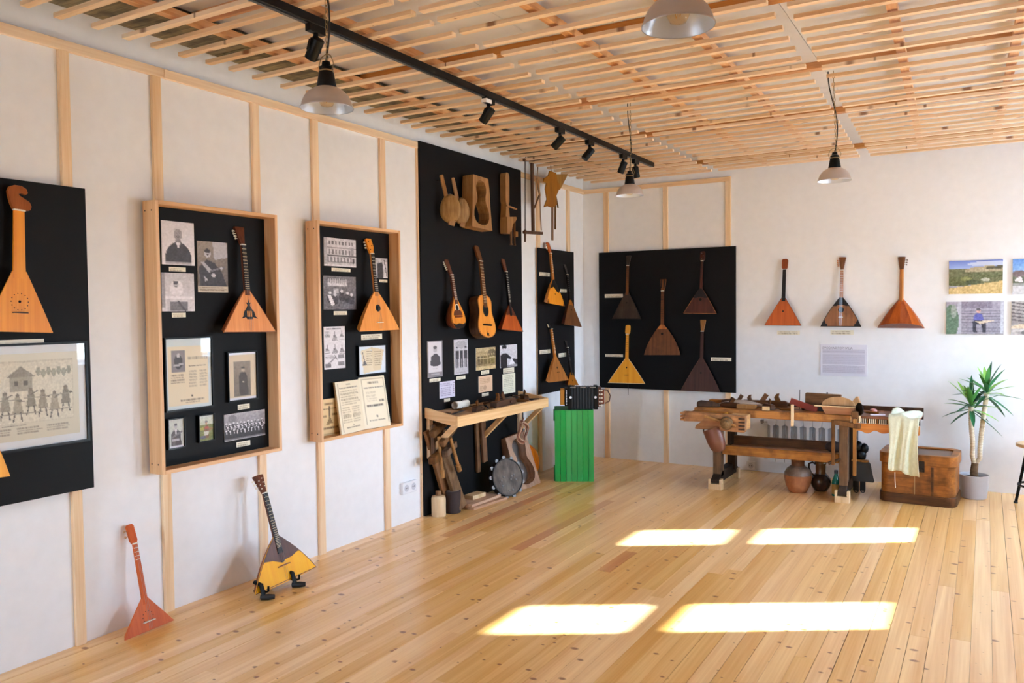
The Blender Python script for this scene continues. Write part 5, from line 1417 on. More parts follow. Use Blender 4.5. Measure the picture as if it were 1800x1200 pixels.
mb.loft(rr_); lbuild(mb, 'body', wmat('orange_gloss', (214, 120, 34), (176, 84, 18), rough=.12), og, smooth=True)
mb = MB(); mb.tube([(0, .03, .34), (0, .04, .62)], [.016, .013], 8); lbuild(mb, 'neck', EBON, og)
mb = MB(); mb.prism([(-.013, .62), (.013, .62), (.026, .70), (.02, .76), (-.02, .76), (-.026, .70)], .03, .045); hdo = lbuild(mb, 'headstock', EBON, og)
for i in range(4):
    mb = MB(); mb.cyl((.016, .028, .64 + .03 * i), (.016, .020, .64 + .03 * i), .005, n=8); lbuild(mb, 'peg_button', IVORY, hdo, smooth=True)
# coil
co = thing('cord_coil', 'coil of reddish-brown cord hanging at the right end of the tool shelf', 'cord', (0.200, -1.677, 0.488))
for i in range(7):
    a0 = rq.uniform(-.12, .12)
    ry, rz_ = .062 + rq.uniform(-.014, .014), .088 + rq.uniform(-.016, .014)
    ox = rq.uniform(-.014, .014)
    mb = MB(); mb.tube([(ox + .012 * math.sin(3 * t), ry * math.cos(t), rz_ * math.sin(t) + a0 * .08) for t in (2 * PI * q / 20 for q in range(20))], .0052, 6, closed=True)
    mb.build('loop', M('cord_red', (148, 90, 64), .6) if i % 3 else M('cord_pale', (196, 158, 128), .6), co, smooth=True, world=False)
mb = MB()
mb.tube([(0, 0, .075), (0, .006, .11), (0, .02, .125)], .006, 6); mb.build('knot', M('cord_red', (148, 90, 64), .6), co, smooth=True, world=False)

# floor-standing balalaikas on the left
balalaika('L', (-5.310, 0.003, 0.150, -0.024, 0.201, 0.273, 0.159, 0.271, 0.097), 'small salmon-red balalaika leaning on the left wall, nearest the camera', 'balalaikas standing on the floor',
          ST(top=SALMON, back=SALMON, neck=SALMON, head=SALMON, head_style='shield', hw=.019, nw=.011, D=.05, bulge=.0, hole=.0, dots=10, dots_r=.028, hole_z=.42, bridge=.032, bridge_z=.27, bridgemat=IVORY, frets=4, fretmat=IVORY, pegs=2, pegmat=TANW, strings=3))
ys_ = (-4.536, 0.042, 0.285, -0.051, 0.272, 0.463, 0.255, 0.254, 0.106)
balalaika('L', ys_, 'bright yellow balalaika with a brown scratch plate on a black floor stand', 'balalaikas standing on the floor',
          ST(top=YELLOW, back=REDB, neck=MAHOG, head=MAHOG, hw=.036, nw=.015, D=.075, bulge=.16, hole=.013, hole_z=.50, rosette=EBON, guard=WALNUT, guard_z=.50, guard_low=[(-.86, .06), (-.45, .02), (-.15, -.06), (.15, -.05), (.5, -.04), (.86, .02)], board=EBON, board_to=.62, frets=22, fw=.0012,
             fretmat=M('pale_fret', (214, 210, 206), .4), pegs=3, edge=MAHOG, edge_w=.004, corners=None, bridge=.045, bridge_z=.34, bridgemat=REDB, strings=3, studs=6, studmat=IVORY, sag=.02))
stn = thing('instrument_stand', 'small black folding stand under the yellow balalaika', 'stand', (.22, -4.62, 0))
by0, by1 = -4.735, -4.505
for yy in (by0, by1):
    mb = MB(); mb.tube([(.30, yy - .004, .012), (.34, yy + .01, .016), (.365, yy + .03, .016)], [.016, .017, .013], 10); ft = mb.build('rubber_foot', BLACKR, stn, smooth=True)
    mb = MB(); mb.tube([(.315, yy, .02), (.29, yy + .005, .075), (.235, yy + .01, .080)], [.012, .012, .012], 8); mb.build('support_arm', BLACKP, stn, smooth=True)
    mb = MB(); mb.tube([(.235, yy + .01, .030), (.300, yy + .035, .030), (.312, yy + .035, .036), (.313, yy + .035, .062)], .006, 8); mb.build('cradle_hook', BLACKP, stn, smooth=True)
mb = MB(); mb.tube([(.235, by0 + .01, .030), (.20, -4.56, .05), (.235, by1 + .01, .030)], .010, 8); mb.build('crossbar', BLACKP, stn, smooth=True)
mb = MB(); mb.tube([(.20, -4.56, .05), (.15, -4.54, .03), (.13, -4.53, .012)], [.010, .010, .013], 8); mb.build('rear_leg', BLACKP, stn, smooth=True)
mb = MB(); mb.tube([(.20, -4.56, .05), (.165, -4.56, .16)], .008, 8); mb.build('back_rest', BLACKP, stn, smooth=True)

# ================================================================== GREEN CRATE AND ACCORDION
GREEN = wood('green_paint', (22, 168, 72), (30, 150, 66), 'Z', True, 16, 1.0, rough=.38, var=.10, stain=.25, stain_col=(80, 150, 66))
GREEND = M('green_paint_dark', (10, 92, 36), .5)
ca = math.radians(27.4)
cr_ = thing('green_crate', 'bright green slatted crate standing on end under the accordion', 'crate', (.478, -1.228, 0))
cr_.rotation_euler = (0, 0, ca)
Wc, Dc, Hc = .352, .34, .648
n = 7
for i in range(n):
    a = -Wc / 2 + Wc * i / n
    mb = MB(); mb.box(a + .0012, a + Wc / n - .0012, 0, .012, 0, Hc - .002); mb.build('front_slat', GREEN, cr_, bevel=.001, world=False)
for s_ in (-1, 1):
    for i in range(5):
        y0_ = .016 + (Dc - .03) * i / 5
        mb = MB(); x_ = s_ * (Wc / 2 - .006); mb.box(x_ - .006, x_ + .006, y0_, y0_ + (Dc - .03) / 5 - .003, 0, Hc - .014); mb.build('side_slat', GREEN, cr_, bevel=.001, world=False)
mb = MB(); mb.box(-Wc / 2, Wc / 2, .012, Dc - .012, Hc - .012, Hc); mb.build('top_board', M('green_paint_top', (16, 122, 50), .5), cr_, bevel=.001, world=False)
mb = MB(); mb.box(-Wc / 2 + .012, Wc / 2 - .012, Dc - .012, Dc, 0, Hc); mb.build('back_board', GREEND, cr_, world=False)
for za, zb in ((.0, .14), (.55, Hc + .004)):
    mb = MB(); mb.box(-Wc / 2 - .010, -Wc / 2, .02, .06, za, zb); mb.build('corner_block', GREEND, cr_, bevel=.001, world=False)
ac = thing('accordion', 'small black button accordion with gold keyboard standing on the green crate', 'accordion', (.50, -1.09, Hc + .001))
ac.rotation_euler = (0, 0, ca)
mb = MB()
bx = []
for i in range(17):
    f = -.105 + .21 * i / 16; k_ = .004 if i % 2 else 0
    bx.append([(f, -.07 + k_, k_), (f, .07 - k_, k_), (f, .07 - k_, .205 - k_), (f, -.07 + k_, .205 - k_)])
mb.loft(bx); mb.build('bellows', BLACKP, ac, world=False)
for s_, w_ in ((-1, .03), (1, .03)):
    mb = MB(); mb.box(s_ * .105 - .004 * s_ - .0, s_ * .105 + s_ * w_, -.075, .075, 0, .212) if s_ > 0 else mb.box(-.105 - w_, -.101, -.075, .075, 0, .212)
    mb.build('bellows_frame', BLACKP, ac, bevel=.003, world=False)
mb = MB()
for x_ in (-.09, 0, .09):
    mb.box(x_ - .025, x_ + .025, -.0775, -.072, .196, .206)
mb.build('corner_trims', STEEL, ac, world=False, kind='stuff')
for x_ in (-.112, .112):
    mb = MB(); mb.lathe([(.012, 0), (.010, .004), (.002, .006)], 10, tf=Matrix.Translation((x_, -.0755, .11)) @ Matrix.Rotation(PI / 2, 4, 'X')); mb.build('latch_stud', WHITEP, ac, smooth=True, world=False)
GOLD = M('gold_fret', (190, 136, 60), .35, .6)
mb = MB(); mb.box(-.205, -.165, -.05, .05, .04, .185); mb.build('keyboard', GOLD, ac, bevel=.003, world=False)
mb = MB(); mb.box(-.165, -.135, -.06, .06, .03, .19); mb.build('keyboard_block', BLACKP, ac, bevel=.002, world=False)
mb = MB()
for i in range(10):
    mb.cyl((-.150, -.06, .045 + .014 * i), (-.150, -.068, .045 + .014 * i), .005, n=8)
mb.build('treble_buttons', WHITEP, ac, world=False, kind='stuff')
mb = MB(); mb.box(.135, .165, -.06, .06, .02, .20); bb = mb.build('bass_block', wood('bass_brown', (110, 56, 28), (78, 38, 20), 'Z', False, 30, 2, rough=.3), ac, bevel=.003, world=False)
mb = MB(); mb.box(.165, .195, -.055, .055, .045, .175); mb.build('bass_keys', wood('bass_red', (134, 66, 34), (96, 44, 24), 'Z', False, 30, 2, rough=.3), ac, bevel=.003, world=False)
mb = MB()
for i in range(5):
    for j in range(2):
        mb.cyl((.152 + .02 * j, -.06, .035 + .034 * i), (.152 + .02 * j, -.069, .035 + .034 * i), .0075, n=8)
mb.build('bass_buttons', IVORY, ac, world=False, kind='stuff')
mb = MB(); mb.tube([(.19, -.03, .175), (.225, -.03, .17), (.25, -.03, .12), (.24, -.03, .07), (.20, -.03, .05)], .006, 8); mb.build('hand_strap', M('strap_brown', (96, 58, 40), .6), ac, smooth=True, world=False)

# ================================================================== WORKBENCH
wb = thing('workbench', 'old joiner\'s workbench with a front vise in front of the radiator', 'workbench', (2.2, -.68, 0))
BW = BENCHW
mb = MB(); mb.box(1.50, 2.765, -.95, -.52, .632, .695); mb.build('bench_top', BW, wb, bevel=.004)
mb = MB(); mb.box(1.50, 2.765, -.518, -.44, .632, .72); mb.build('tool_well', BW, wb, bevel=.003)
vp = [(1.484, 0.681), (1.991, 0.666), (1.984, 0.533), (1.568, 0.541), (1.578, 0.571), (1.622, 0.602), (1.469, 0.598)]
mb = MB(); mb.prism(vp, -1.15, -1.08, 'XZ'); vb = mb.build('vise_jaw', BW, wb, bevel=.004)
mb = MB(); mb.box(1.84, 1.985, -1.078, -.955, .545, .665); mb.build('vise_block', wood('end_grain', (226, 182, 122), (190, 138, 80), 'Y', False, 20, 6, rough=.6, stain=.3, stain_col=(140, 90, 48)), wb, bevel=.003)
mb = MB(); mb.box(1.50, 1.80, -1.078, -.955, .60, .672); mb.build('vise_cheek', BW, wb, bevel=.003)
for z in (.61, .636, .662):
    mb = MB(); mb.box(1.440, 1.50, -1.14, -1.02, z - .008, z + .010); mb.build('dovetail_pin', BW, wb, bevel=.001)
for k_ in range(4):
    mb = MB(); mb.box(1.935, 1.988, -1.153, -1.148, .552 + .029 * k_, .565 + .029 * k_); mb.build('dovetail_key', DARKW, wb)
hub = (1.844, -1.150, 0.606)
mb = MB(); mb.lathe([(.030, 0), (.050, .006), (.054, .03), (.046, .055), (.030, .062), (.028, .085), (.016, .092)], 20, tf=Matrix.Translation(hub) @ Matrix.Rotation(PI / 2, 4, 'X')); mb.build('vise_screw', wood('hub_wood', (150, 118, 84), (98, 74, 50), 'Y', False, 60, 20, rough=.7, stain=.4), wb, smooth=True)
h0, h1 = (1.663, -1.190, 0.657), (1.923, -1.190, 0.590)
mb = MB(); mb.tube([h0, h1], [.011, .012], 10); mb.build('vise_handle', TANW, wb, smooth=True)
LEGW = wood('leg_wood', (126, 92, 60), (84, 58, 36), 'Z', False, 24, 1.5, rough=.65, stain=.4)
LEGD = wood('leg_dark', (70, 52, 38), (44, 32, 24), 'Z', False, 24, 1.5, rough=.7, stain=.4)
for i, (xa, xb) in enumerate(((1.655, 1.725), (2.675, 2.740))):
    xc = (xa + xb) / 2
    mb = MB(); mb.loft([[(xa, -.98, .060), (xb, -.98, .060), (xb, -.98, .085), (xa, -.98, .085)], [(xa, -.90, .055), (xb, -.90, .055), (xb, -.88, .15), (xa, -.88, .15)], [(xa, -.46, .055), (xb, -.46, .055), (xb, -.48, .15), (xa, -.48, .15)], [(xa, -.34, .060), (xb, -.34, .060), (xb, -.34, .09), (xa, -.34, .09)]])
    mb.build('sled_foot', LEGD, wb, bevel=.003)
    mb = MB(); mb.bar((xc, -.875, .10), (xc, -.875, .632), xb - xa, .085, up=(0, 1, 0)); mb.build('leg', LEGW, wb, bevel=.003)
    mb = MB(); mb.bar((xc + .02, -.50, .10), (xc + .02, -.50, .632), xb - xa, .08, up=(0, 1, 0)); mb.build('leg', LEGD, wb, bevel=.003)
    for yb_ in (-.955, -.40):
        mb = MB(); mb.box(xa - .022, xb + .022, yb_ - .03, yb_ + .03, 0, .050); sb = mb.build('support_block', PALEW, wb, bevel=.001)
        for q0, q1 in ((xa - .022, xa - .003), (xb + .003, xb + .022)):
            mb = MB(); mb.box(q0, q1, yb_ - .03, yb_ + .03, .0505, .092); mb.build('cheek', PALEW, sb, bevel=.001)
mb = MB(); mb.box(1.735, 2.672, -.915, -.850, .300, .375); mb.build('front_rail', BW, wb, bevel=.004)
mb = MB(); mb.box(1.735, 2.672, -.845, -.55, .322, .340); mb.build('shelf_board', BW, wb, bevel=.002)
mb = MB(); mb.box(1.735, 2.672, -.545, -.515, .310, .412); mb.build('back_rail', wood('rail_dark', (130, 84, 40), (88, 54, 24), 'X', False, 22, 1.2, rough=.6, stain=.4), wb, bevel=.002)
# tail end with its comb of reeds and wavy apron
mb = MB(); mb.box(2.768, 3.25, -.88, -.46, .668, .690); mb.build('tail_top', wood('tail_wood', (150, 88, 48), (104, 56, 30), 'X', False, 22, 1.2, rough=.4, stain=.3), wb, bevel=.002)
wv = [(2.79 + .46 * i / 24, .560 + .010 * math.sin(i * 1.05) + (.006 if 6 < i < 12 else 0)) for i in range(25)]
mb = MB(); mb.prism([(2.79, .628)] + wv + [(3.25, .628)], -.875, -.850, 'XZ'); mb.build('apron', wood('apron_orange', (212, 138, 66), (182, 104, 44), 'X', False, 22, 1.2, rough=.4), wb, bevel=.001)
mb = MB(); mb.box(2.79, 3.25, -.84, -.83, .628, .668); mb.build('comb_backing', BLACKP, wb)
for i in range(30):
    x_ = 2.80 + .0148 * i
    mb = MB(); mb.box(x_, x_ + .0066, -.872, -.842, .629, .667); mb.build('comb_tooth', IVORY if i % 5 else TANW, wb)
mb = MB(); mb.box(2.768, 3.25, -.462, -.44, .632, .725); mb.build('tail_back', DARKW, wb, bevel=.001)

GB2 = 'tools lying on the workbench'
ZB = .697
mb = MB(); mb.loft([[(1.50 + .16 * f, -.86 + .02 * f - w, ZB), (1.50 + .16 * f, -.86 + .02 * f + w, ZB), (1.50 + .16 * f, -.86 + .02 * f + w * .8, ZB + h), (1.50 + .16 * f, -.86 + .02 * f - w * .8, ZB + h)] for f, w, h in ((0, .022, .036), (.15, .028, .052), (.8, .026, .044), (1.2, .018, .026))])
tag(mb.build('plane_stock', DARKW, bevel=.004), 'dark rounded plane stock at the left end of the workbench', 'plane', GB2)
mb = MB(); pts = [(1.62 + .46 * i / 12, .008 + .048 * math.sin(PI * i / 12)) for i in range(13)]
mb.prism([(x, ZB + z) for x, z in pts], -.725, -.712, 'XZ')
tag(mb.build('curved_board', wood('grey_board_w', (206, 188, 172), (170, 148, 130), 'X', False, 22, 1.5, rough=.8)), 'long greyish bowed board standing at the back left of the workbench', 'board', GB2)
tool('jack', 'wooden jack plane behind the vise on the workbench', 1.80, -.60, 1.45, ZB - .001, GB2, .8)
tool('plane', 'small block plane above the vise screw', 1.78, -.82, 1.3, ZB - .001, GB2)
tool('jack', 'big jack plane with a high tote in the middle left of the bench top', 2.02, -.66, 1.75, ZB - .001, GB2)
tool('plane', 'block plane beside the pale wedge near the middle of the bench top', 2.10, -.80, .6, ZB - .001, GB2)
tool('chisel', 'chisel lying across the middle of the bench top', 2.20, -.86, 1.5, ZB - .001, GB2)
tool('brace', 'wooden-gripped hand drill left of the red board on the workbench', 2.22, -.68, 1.3, ZB - .001, GB2, 1.1)
flat('wood_wedge', 'pale wedge on the front edge of the bench top', 2.10, -.905, ZB, .06, .05, .03, .2, PALEW, 'wedge', GB2)
flat('plane_blank', 'brown block blank behind the dovetailed vise', 1.93, -.86, ZB, .16, .06, .035, .05, TANW, 'block', GB2)
mb = MB(); mb.bar((2.27, -.76, .770), (2.49, -.80, .706), .05, .016, up=(0, 1, 0)); mb.bar((2.275, -.76, .772), (2.33, -.765, .758), .03, .024, up=(0, 1, 0))
tag(mb.build('red_tool', M('red_paint', (150, 54, 36), .5)), 'slim red-painted tool propped up in the middle of the bench', 'tool', GB2)
plank_thing('clamp_bar', 'pale upright bar clamped to the front of the bench top', (2.325, -.966, .585), (2.325, -.966, .762), .022, .022, PALEW, 'bar', GB2, up=(0, 1, 0), bevel=.002)
mb = MB(); mb.cyl((2.33, -.70, .697), (2.332, -.70, .86), .0025, n=6); tag(mb.build('thin_rod', OLDIRON), 'thin iron rod standing up behind the red tool', 'rod', GB2)
mb = MB(); mb.bar((2.38, -.72, .760), (2.66, -.70, .752), .16, .05, up=(0, 1, 0)); 
tag(mb.build('brown_slab', OLDW_X, bevel=.006), 'dark brown slab resting behind the wooden trough', 'slab', GB2)
mb = MB(); mb.box(2.42, 2.62, -.79, -.64, .697, .728); tag(mb.build('black_block', BLACKR, bevel=.004), 'black block under the dark brown slab', 'block', GB2)
flat('small_plane_block', 'small dark block on top of the brown slab', 2.50, -.70, .788, .12, .05, .022, .2, DARKW, 'block', GB2)
mb = MB(); mb.cyl((2.555, -.72, .782), (2.553, -.72, .850), .008, .005, n=8); tag(mb.build('iron_peg', BLACKP), 'short black peg standing on the brown slab', 'peg', GB2)
tr = thing('wooden_trough', 'shallow wooden trough on the right of the bench with a round board inside', 'trough', (2.66, -.88, ZB))
tp_ = [(2.545, .757), (2.80, .752), (2.80, .700), (2.575, .699)]
mb = MB(); mb.prism(tp_, -.955, -.940, 'XZ'); mb.build('front_side', wood('trough_wood', (172, 120, 84), (132, 86, 56), 'X', False, 22, 1.3, rough=.6), tr, bevel=.001)
mb = MB(); mb.prism(tp_, -.80, -.785, 'XZ'); mb.build('rear_side', OLDW_X, tr, bevel=.001)
mb = MB(); mb.box(2.57, 2.80, -.939, -.801, .699, .709); mb.build('base', OLDW_X, tr)
mb = MB(); mb.box(2.49, 2.80, -.958, -.938, .757, .764); mb.build('rim_strip', PALEW, tr, bevel=.001)
hb_ = [(2.665 + .125 * math.cos(PI - PI * i / 14), .765 + .068 * math.sin(PI * i / 14)) for i in range(15)]
mb = MB(); mb.prism(hb_, -.90, -.886, 'XZ'); tag(mb.build('half_round_board', wood('half_round', (208, 172, 136), (176, 136, 100), 'Z', False, 18, 3, rough=.65)), 'pale half-round board standing in the trough on the workbench', 'board', GB2)
mb = MB(); mb.prism([(2.74, .765), (2.79, .834), (2.805, .834), (2.828, .762)], -.85, -.80, 'XZ'); tag(mb.build('angled_offcut', wood('offcut', (190, 146, 86), (150, 104, 56), 'Z', False, 22, 2)), 'yellowish angled offcut behind the half-round board', 'offcut', GB2)
dk = thing('black_disc', 'upright black disc on a wooden pin at the bench front', 'disc', (2.832, -0.965, 0.751))
mb = MB(); mb.lathe([(.010, -.004), (.050, -.004), (.052, 0), (.050, .004), (.010, .004)], 24, tf=RZ(.62).to_4x4() @ RY(PI / 2).to_4x4()); mb.build('disc', BLACKP, dk, smooth=True, world=False)
mb = MB(); mb.cyl((0, 0, -.052), (0, .0, -.10), .007, n=8); mb.build('pin', PALEW, dk, world=False)
flat('white_note', 'white sheet of paper lying on the tail of the bench', 2.945, -.80, .6915, .11, .09, .003, .1, M('note_white', (236, 228, 244), .7), 'paper', GB2)
mb = MB(); mb.lathe([(.012, 0), (.03, .012), (.026, .03), (.008, .038)], 12, (2.90, -.68, .6905)); tag(mb.build('pink_lump', M('pink_lump', (196, 136, 130), .6), smooth=True), 'small pinkish lump behind the white paper on the bench', 'lump', GB2)
tool('file', 'pale-handled file next to the black disc', 2.84, -.74, 1.4, .691, GB2)
# bow-frame clamp hanging at the right end
fc_ = thing('frame_clamp', 'brown wooden frame clamp hung on the right front of the bench', 'clamp', (2.62, -.97, .64))
A1, A2 = (2.643, -0.985, 0.643), (2.844, -0.985, 0.615)
mb = MB(); mb.bar(A1, A2, .03, .038, up=(0, 0, 1)); mb.build('crossbar', OLDW, fc_, bevel=.004)
mb = MB(); mb.bar((2.641, -0.985, 0.657), (2.642, -0.985, 0.298), .026, .024, up=(0, 1, 0)); mb.build('arm', OLDW, fc_, bevel=.003)
mb = MB(); mb.bar((2.800, -0.985, 0.675), (2.800, -0.985, 0.226), .026, .022, up=(0, 1, 0)); mb.build('arm', TANW, fc_, bevel=.003)
mb = MB(); mb.obox((2.802, -0.985, 0.711), (.05, .04, .05)); mb.build('head_block', OLDW, fc_, bevel=.004)
mb = MB(); mb.tube([(2.606, -0.985, 0.308), (2.699, -0.985, 0.353)], [.014, .008], 8); mb.build('knob', DARKW, fc_, smooth=True)
# pouch
pc_ = thing('leather_pouch', 'brown leather pouch hanging below the bench vise', 'pouch', (1.736, -1.130, 0.468))
mb = MB()
tfp = RY(math.radians(-20)).to_4x4() @ Matrix.Scale(.62, 4, (0, 1, 0))
mb.lathe([(.012, -.120), (.045, -.112), (.066, -.08), (.076, -.02), (.078, .04), (.080, .082)], 20, tf=tfp, cap1=False)
mb.lathe([(.076, .082), (.070, .03), (.05, .0)], 20, tf=tfp, cap0=False)
mb.build('pouch_body', M('pouch_leather', (112, 66, 48), .38), pc_, smooth=True, world=False)
mb = MB(); mb.tube([tfp @ Vector((-.075, 0, .08)), tfp @ Vector((-.06, 0, .12)), tfp @ Vector((.0, 0, .15))], .006, 6); mb.build('strap', DARKW, pc_, smooth=True, world=False)
# dark things at the right end of the bench
bd = thing('black_bundle', 'black cloth bundle hanging from the right end of the workbench', 'bundle', (2.80, -.70, .25))
mb = MB()
mb.loft([[(2.745 + a, -.72 + b, z), (2.86 + c, -.72 + b, z), (2.86 + c, -.66 + b, z), (2.745 + a, -.66 + b, z)] for a, c, b, z in ((0, .0, 0, .30), (0, .02, 0, .27), (.005, .045, -.01, .15), (.006, .05, -.01, .135))])
mb.build('skirt', BLACKR, bd)
for x_, zz, w_ in ((2.775, .05, .042), (2.825, .055, .040)):
    mb = MB(); mb.loft([[(x_ - w_ / 2, -.715, z), (x_ + w_ / 2, -.715, z), (x_ + w_ / 2, -.67, z), (x_ - w_ / 2, -.67, z)] for z in (zz, .10, .135)]); mb.build('lower_flap', BLACKP, bd, bevel=.004)
    mb = MB(); mb.tube([(x_ + .017 * math.cos(t), -.69, zz + .0 + .017 * math.sin(t)) for t in (2 * PI * q / 12 for q in range(12))], .004, 6, closed=True); mb.build('ring', BLACKP, bd, smooth=True)
for c_, r_ in (((2.79, -.69, .415), .035), ((2.835, -.69, .40), .034), ((2.81, -.69, .345), .042)):
    mb = MB(); bmesh.ops.create_icosphere(mb.bm, subdivisions=2, radius=r_, matrix=Matrix.Translation(c_) @ Matrix.Scale(1.3, 4, (0, 0, 1))); mb.build('knotted_top', BLACKP, bd, smooth='all')
mb = MB(); mb.loft([[(2.745 + .13 * f, -.735 - w, .298), (2.745 + .13 * f, -.735 + w, .298), (2.745 + .13 * f, -.735 + w, .312), (2.745 + .13 * f, -.735 - w, .312)] for f, w in ((0, .012), (.35, .014), (.6, .03), (.85, .03), (1, .012))])
tag(mb.build('wooden_spoon', TANW, bevel=.003), 'flat wooden paddle sticking out in front of the black bundle', 'paddle')
mb = MB(); bmesh.ops.create_icosphere(mb.bm, subdivisions=2, radius=.05, matrix=Matrix.Translation((2.60, -.66, .391)) @ Matrix.Scale(1.5, 4, (1, 0, 0)))
tag(mb.build('dark_lump', M('dark_lump', (66, 52, 48), .6), smooth='all'), 'dark rounded lump on the lower shelf of the workbench', 'lump')
# pots and bottle
CLAY = wood('clay', (190, 126, 82), (152, 92, 56), 'Z', False, 7, 10, rough=.6, stain=.25, stain_col=(120, 84, 60), var=0)
v = thing('clay_vase', 'big round clay vase with a grey-glazed shoulder under the bench', 'vase', (2.325, -.735, 0))
mb = MB(); mb.lathe([(.062, 0), (.070, .004), (.098, .06), (.110, .115), (.111, .148)], 32, cap1=False); mb.build('body', CLAY, v, smooth='all', world=False)
mb = MB(); mb.lathe([(.1112, .148), (.107, .17), (.090, .198), (.066, .217), (.054, .225)], 32, cap0=False, cap1=False); mb.build('glazed_shoulder', wood('grey_glaze', (146, 128, 112), (110, 88, 74), 'Z', False, 9, 20, rough=.3, var=0), v, smooth='all', world=False)
mb = MB(); mb.lathe([(.054, .225), (.052, .240), (.054, .268), (.064, .288), (.060, .288), (.048, .262), (.046, .23)], 32, cap0=False, cap1=False); mb.build('neck', wood('clay_neck', (124, 80, 48), (90, 54, 32), 'Z', False, 7, 20, rough=.5, var=0), v, smooth='all', world=False)
j = thing('dark_jug', 'dark glazed jug with a loop handle under the bench', 'jug', (2.485, -.60, 0))
GLZ = M('jug_glaze', (56, 40, 30), .12)
mb = MB(); mb.lathe([(.045, 0), (.050, .003), (.074, .04), (.084, .075), (.078, .108), (.058, .134), (.044, .146)], 32, cap1=False); mb.build('body', GLZ, j, smooth='all', world=False)
mb = MB(); mb.lathe([(.044, .146), (.041, .16), (.043, .225), (.052, .248), (.048, .248), (.038, .22), (.036, .15)], 32, cap0=False, cap1=False); mb.build('neck', M('jug_neck', (92, 58, 26), .16), j, smooth='all', world=False)
mb = MB(); mb.tube([(-.040, -.01, .225), (-.065, -.01, .238), (-.092, -.01, .225), (-.094, -.01, .19), (-.076, -.01, .145), (-.056, -.01, .130)], [.009, .008, .008, .008, .008, .010], 8); mb.build('handle', GLZ, j, smooth='all', world=False)
b = thing('green_bottle', 'green glass bottle with an old yellowed paper label by the bench leg', 'bottle', (2.628, -.745, 0))
mb = MB(); mb.lathe([(.030, 0), (.033, .004), (.034, .105), (.031, .125), (.018, .160), (.013, .180), (.013, .198)], 20, cap1=False); mb.build('glass_body', M('bottle_green', (20, 110, 92), .08), b, smooth='all', world=False)
mb = MB(); mb.lathe([(.0344, .018), (.0346, .020), (.0346, .098), (.0344, .100)], 20, cap0=False, cap1=False); mb.build('paper_label', M('old_label', (164, 126, 58), .7), b, smooth='all', world=False)
mb = MB(); mb.lathe([(.0145, .185), (.0150, .210), (.013, .214)], 14, cap0=False); mb.build('cap', M('dark_cap', (22, 34, 36), .4), b, smooth=True, world=False)

# radiator
RADW = M('radiator_white', (232, 234, 238), .35)
ra = thing('radiator', 'white sectional radiator on the back wall behind the workbench', 'radiator', (2.26, -.08, .11))
px_, n = .0805, 9
for i in range(n):
    c = 1.925 + px_ * (i + .5)
    w = px_ / 2 - .0022
    mb = MB(); mb.prism([(c - w, .115), (c + w, .115), (c + w, .330), (c + .012, .345), (c + .012, .455), (c + w, .468), (c + w, .520), (c - w, .520), (c - w, .468), (c - .012, .455), (c - .012, .345), (c - w, .330)], -.098, -.085, 'XZ')
    s_ = mb.build('section', RADW, ra, bevel=.002)
    mb = MB()
    for q in (-.028, 0, .028): mb.box(c + q - .0016, c + q + .0016, -.084, -.032, .12, .515)
    mb.box(c - w, c + w, -.0815, -.0785, .335, .462)
    mb.build('fins', M('fin_grey', (176, 180, 186), .5), s_)
for z_ in (.15, .488):
    mb = MB(); mb.tube([(1.89, -.055, z_), (1.925 + px_ * n + .03, -.055, z_)], .018, 10); mb.build('header_pipe', RADW, ra, smooth=True)
mb = MB(); mb.tube([(1.895, -.055, .488), (1.865, -.055, .488), (1.862, -.03, .47)], [.017, .015, .012], 8); mb.build('valve', M('valve_grey', (150, 146, 144), .4), ra, smooth=True)
for x_ in (2.05, 2.50):
    mb = MB(); mb.box(x_ - .012, x_ + .012, -.084, 0, .494, .508); mb.build('wall_hook', RADW, ra)

# ================================================================== SACK, CHEST, PLANT, STOOL
SACK = wood('sack_cloth', (214, 216, 194), (196, 198, 174), 'Z', True, 60, 40, rough=.9, var=0)
bm = bmesh.new()
nu, nv = 30, 44
grid = []
for jv in range(nv):
    row = []
    s = jv / (nv - 1) * .765
    for iu in range(nu):
        t = iu / (nu - 1)
        if s < .36:
            y = -.56 - s; z = .700 + .014 * math.sin(t * 9 + s * 11) * (1 - s) + .012 * math.cos(s * 17 + t * 4) + .012
            x = 3.035 + (.205 + .02 * math.sin(s * 8)) * t
        else:
            h = s - .36
            y = -.92 - .022 * min(1, h * 14) - .016 * math.sin(t * 13 + h * 3.5) * min(1, h * 5) - .007 * math.sin(t * 29 + h * 8) * min(1, h * 5)
            z = .700 - h + .012 * math.sin(t * 2.2) - .15 * t * h
            x = 3.030 + .215 * t + .010 * math.sin(h * 9 + t * 3) + (.025 * h if t < .5 else .004)
            if s > .72: z -= .010 * math.sin(t * 11)
        row.append(bm.verts.new((x, y, z)))
    grid.append(row)
for jv in range(nv - 1):
    for iu in range(nu - 1):
        bm.faces.new((grid[jv][iu], grid[jv][iu + 1], grid[jv + 1][iu + 1], grid[jv + 1][iu]))
mb = MB(); mb.bm.free(); mb.bm = bm
sk = thing('linen_sack', 'crumpled pale green linen sack draped over the bench end above the chest', 'sack', (3.14, -.85, .70))
so_ = mb.build('cloth', SACK, sk, smooth='all')
md = so_.modifiers.new('solid', 'SOLIDIFY'); md.thickness = .003
mb = MB(); mb.tube([(3.085, -.951, .275), (3.086, -.953, .22), (3.090, -.952, .155)], .0025, 6); mb.build('drawstring', IVORY, sk, smooth=True)

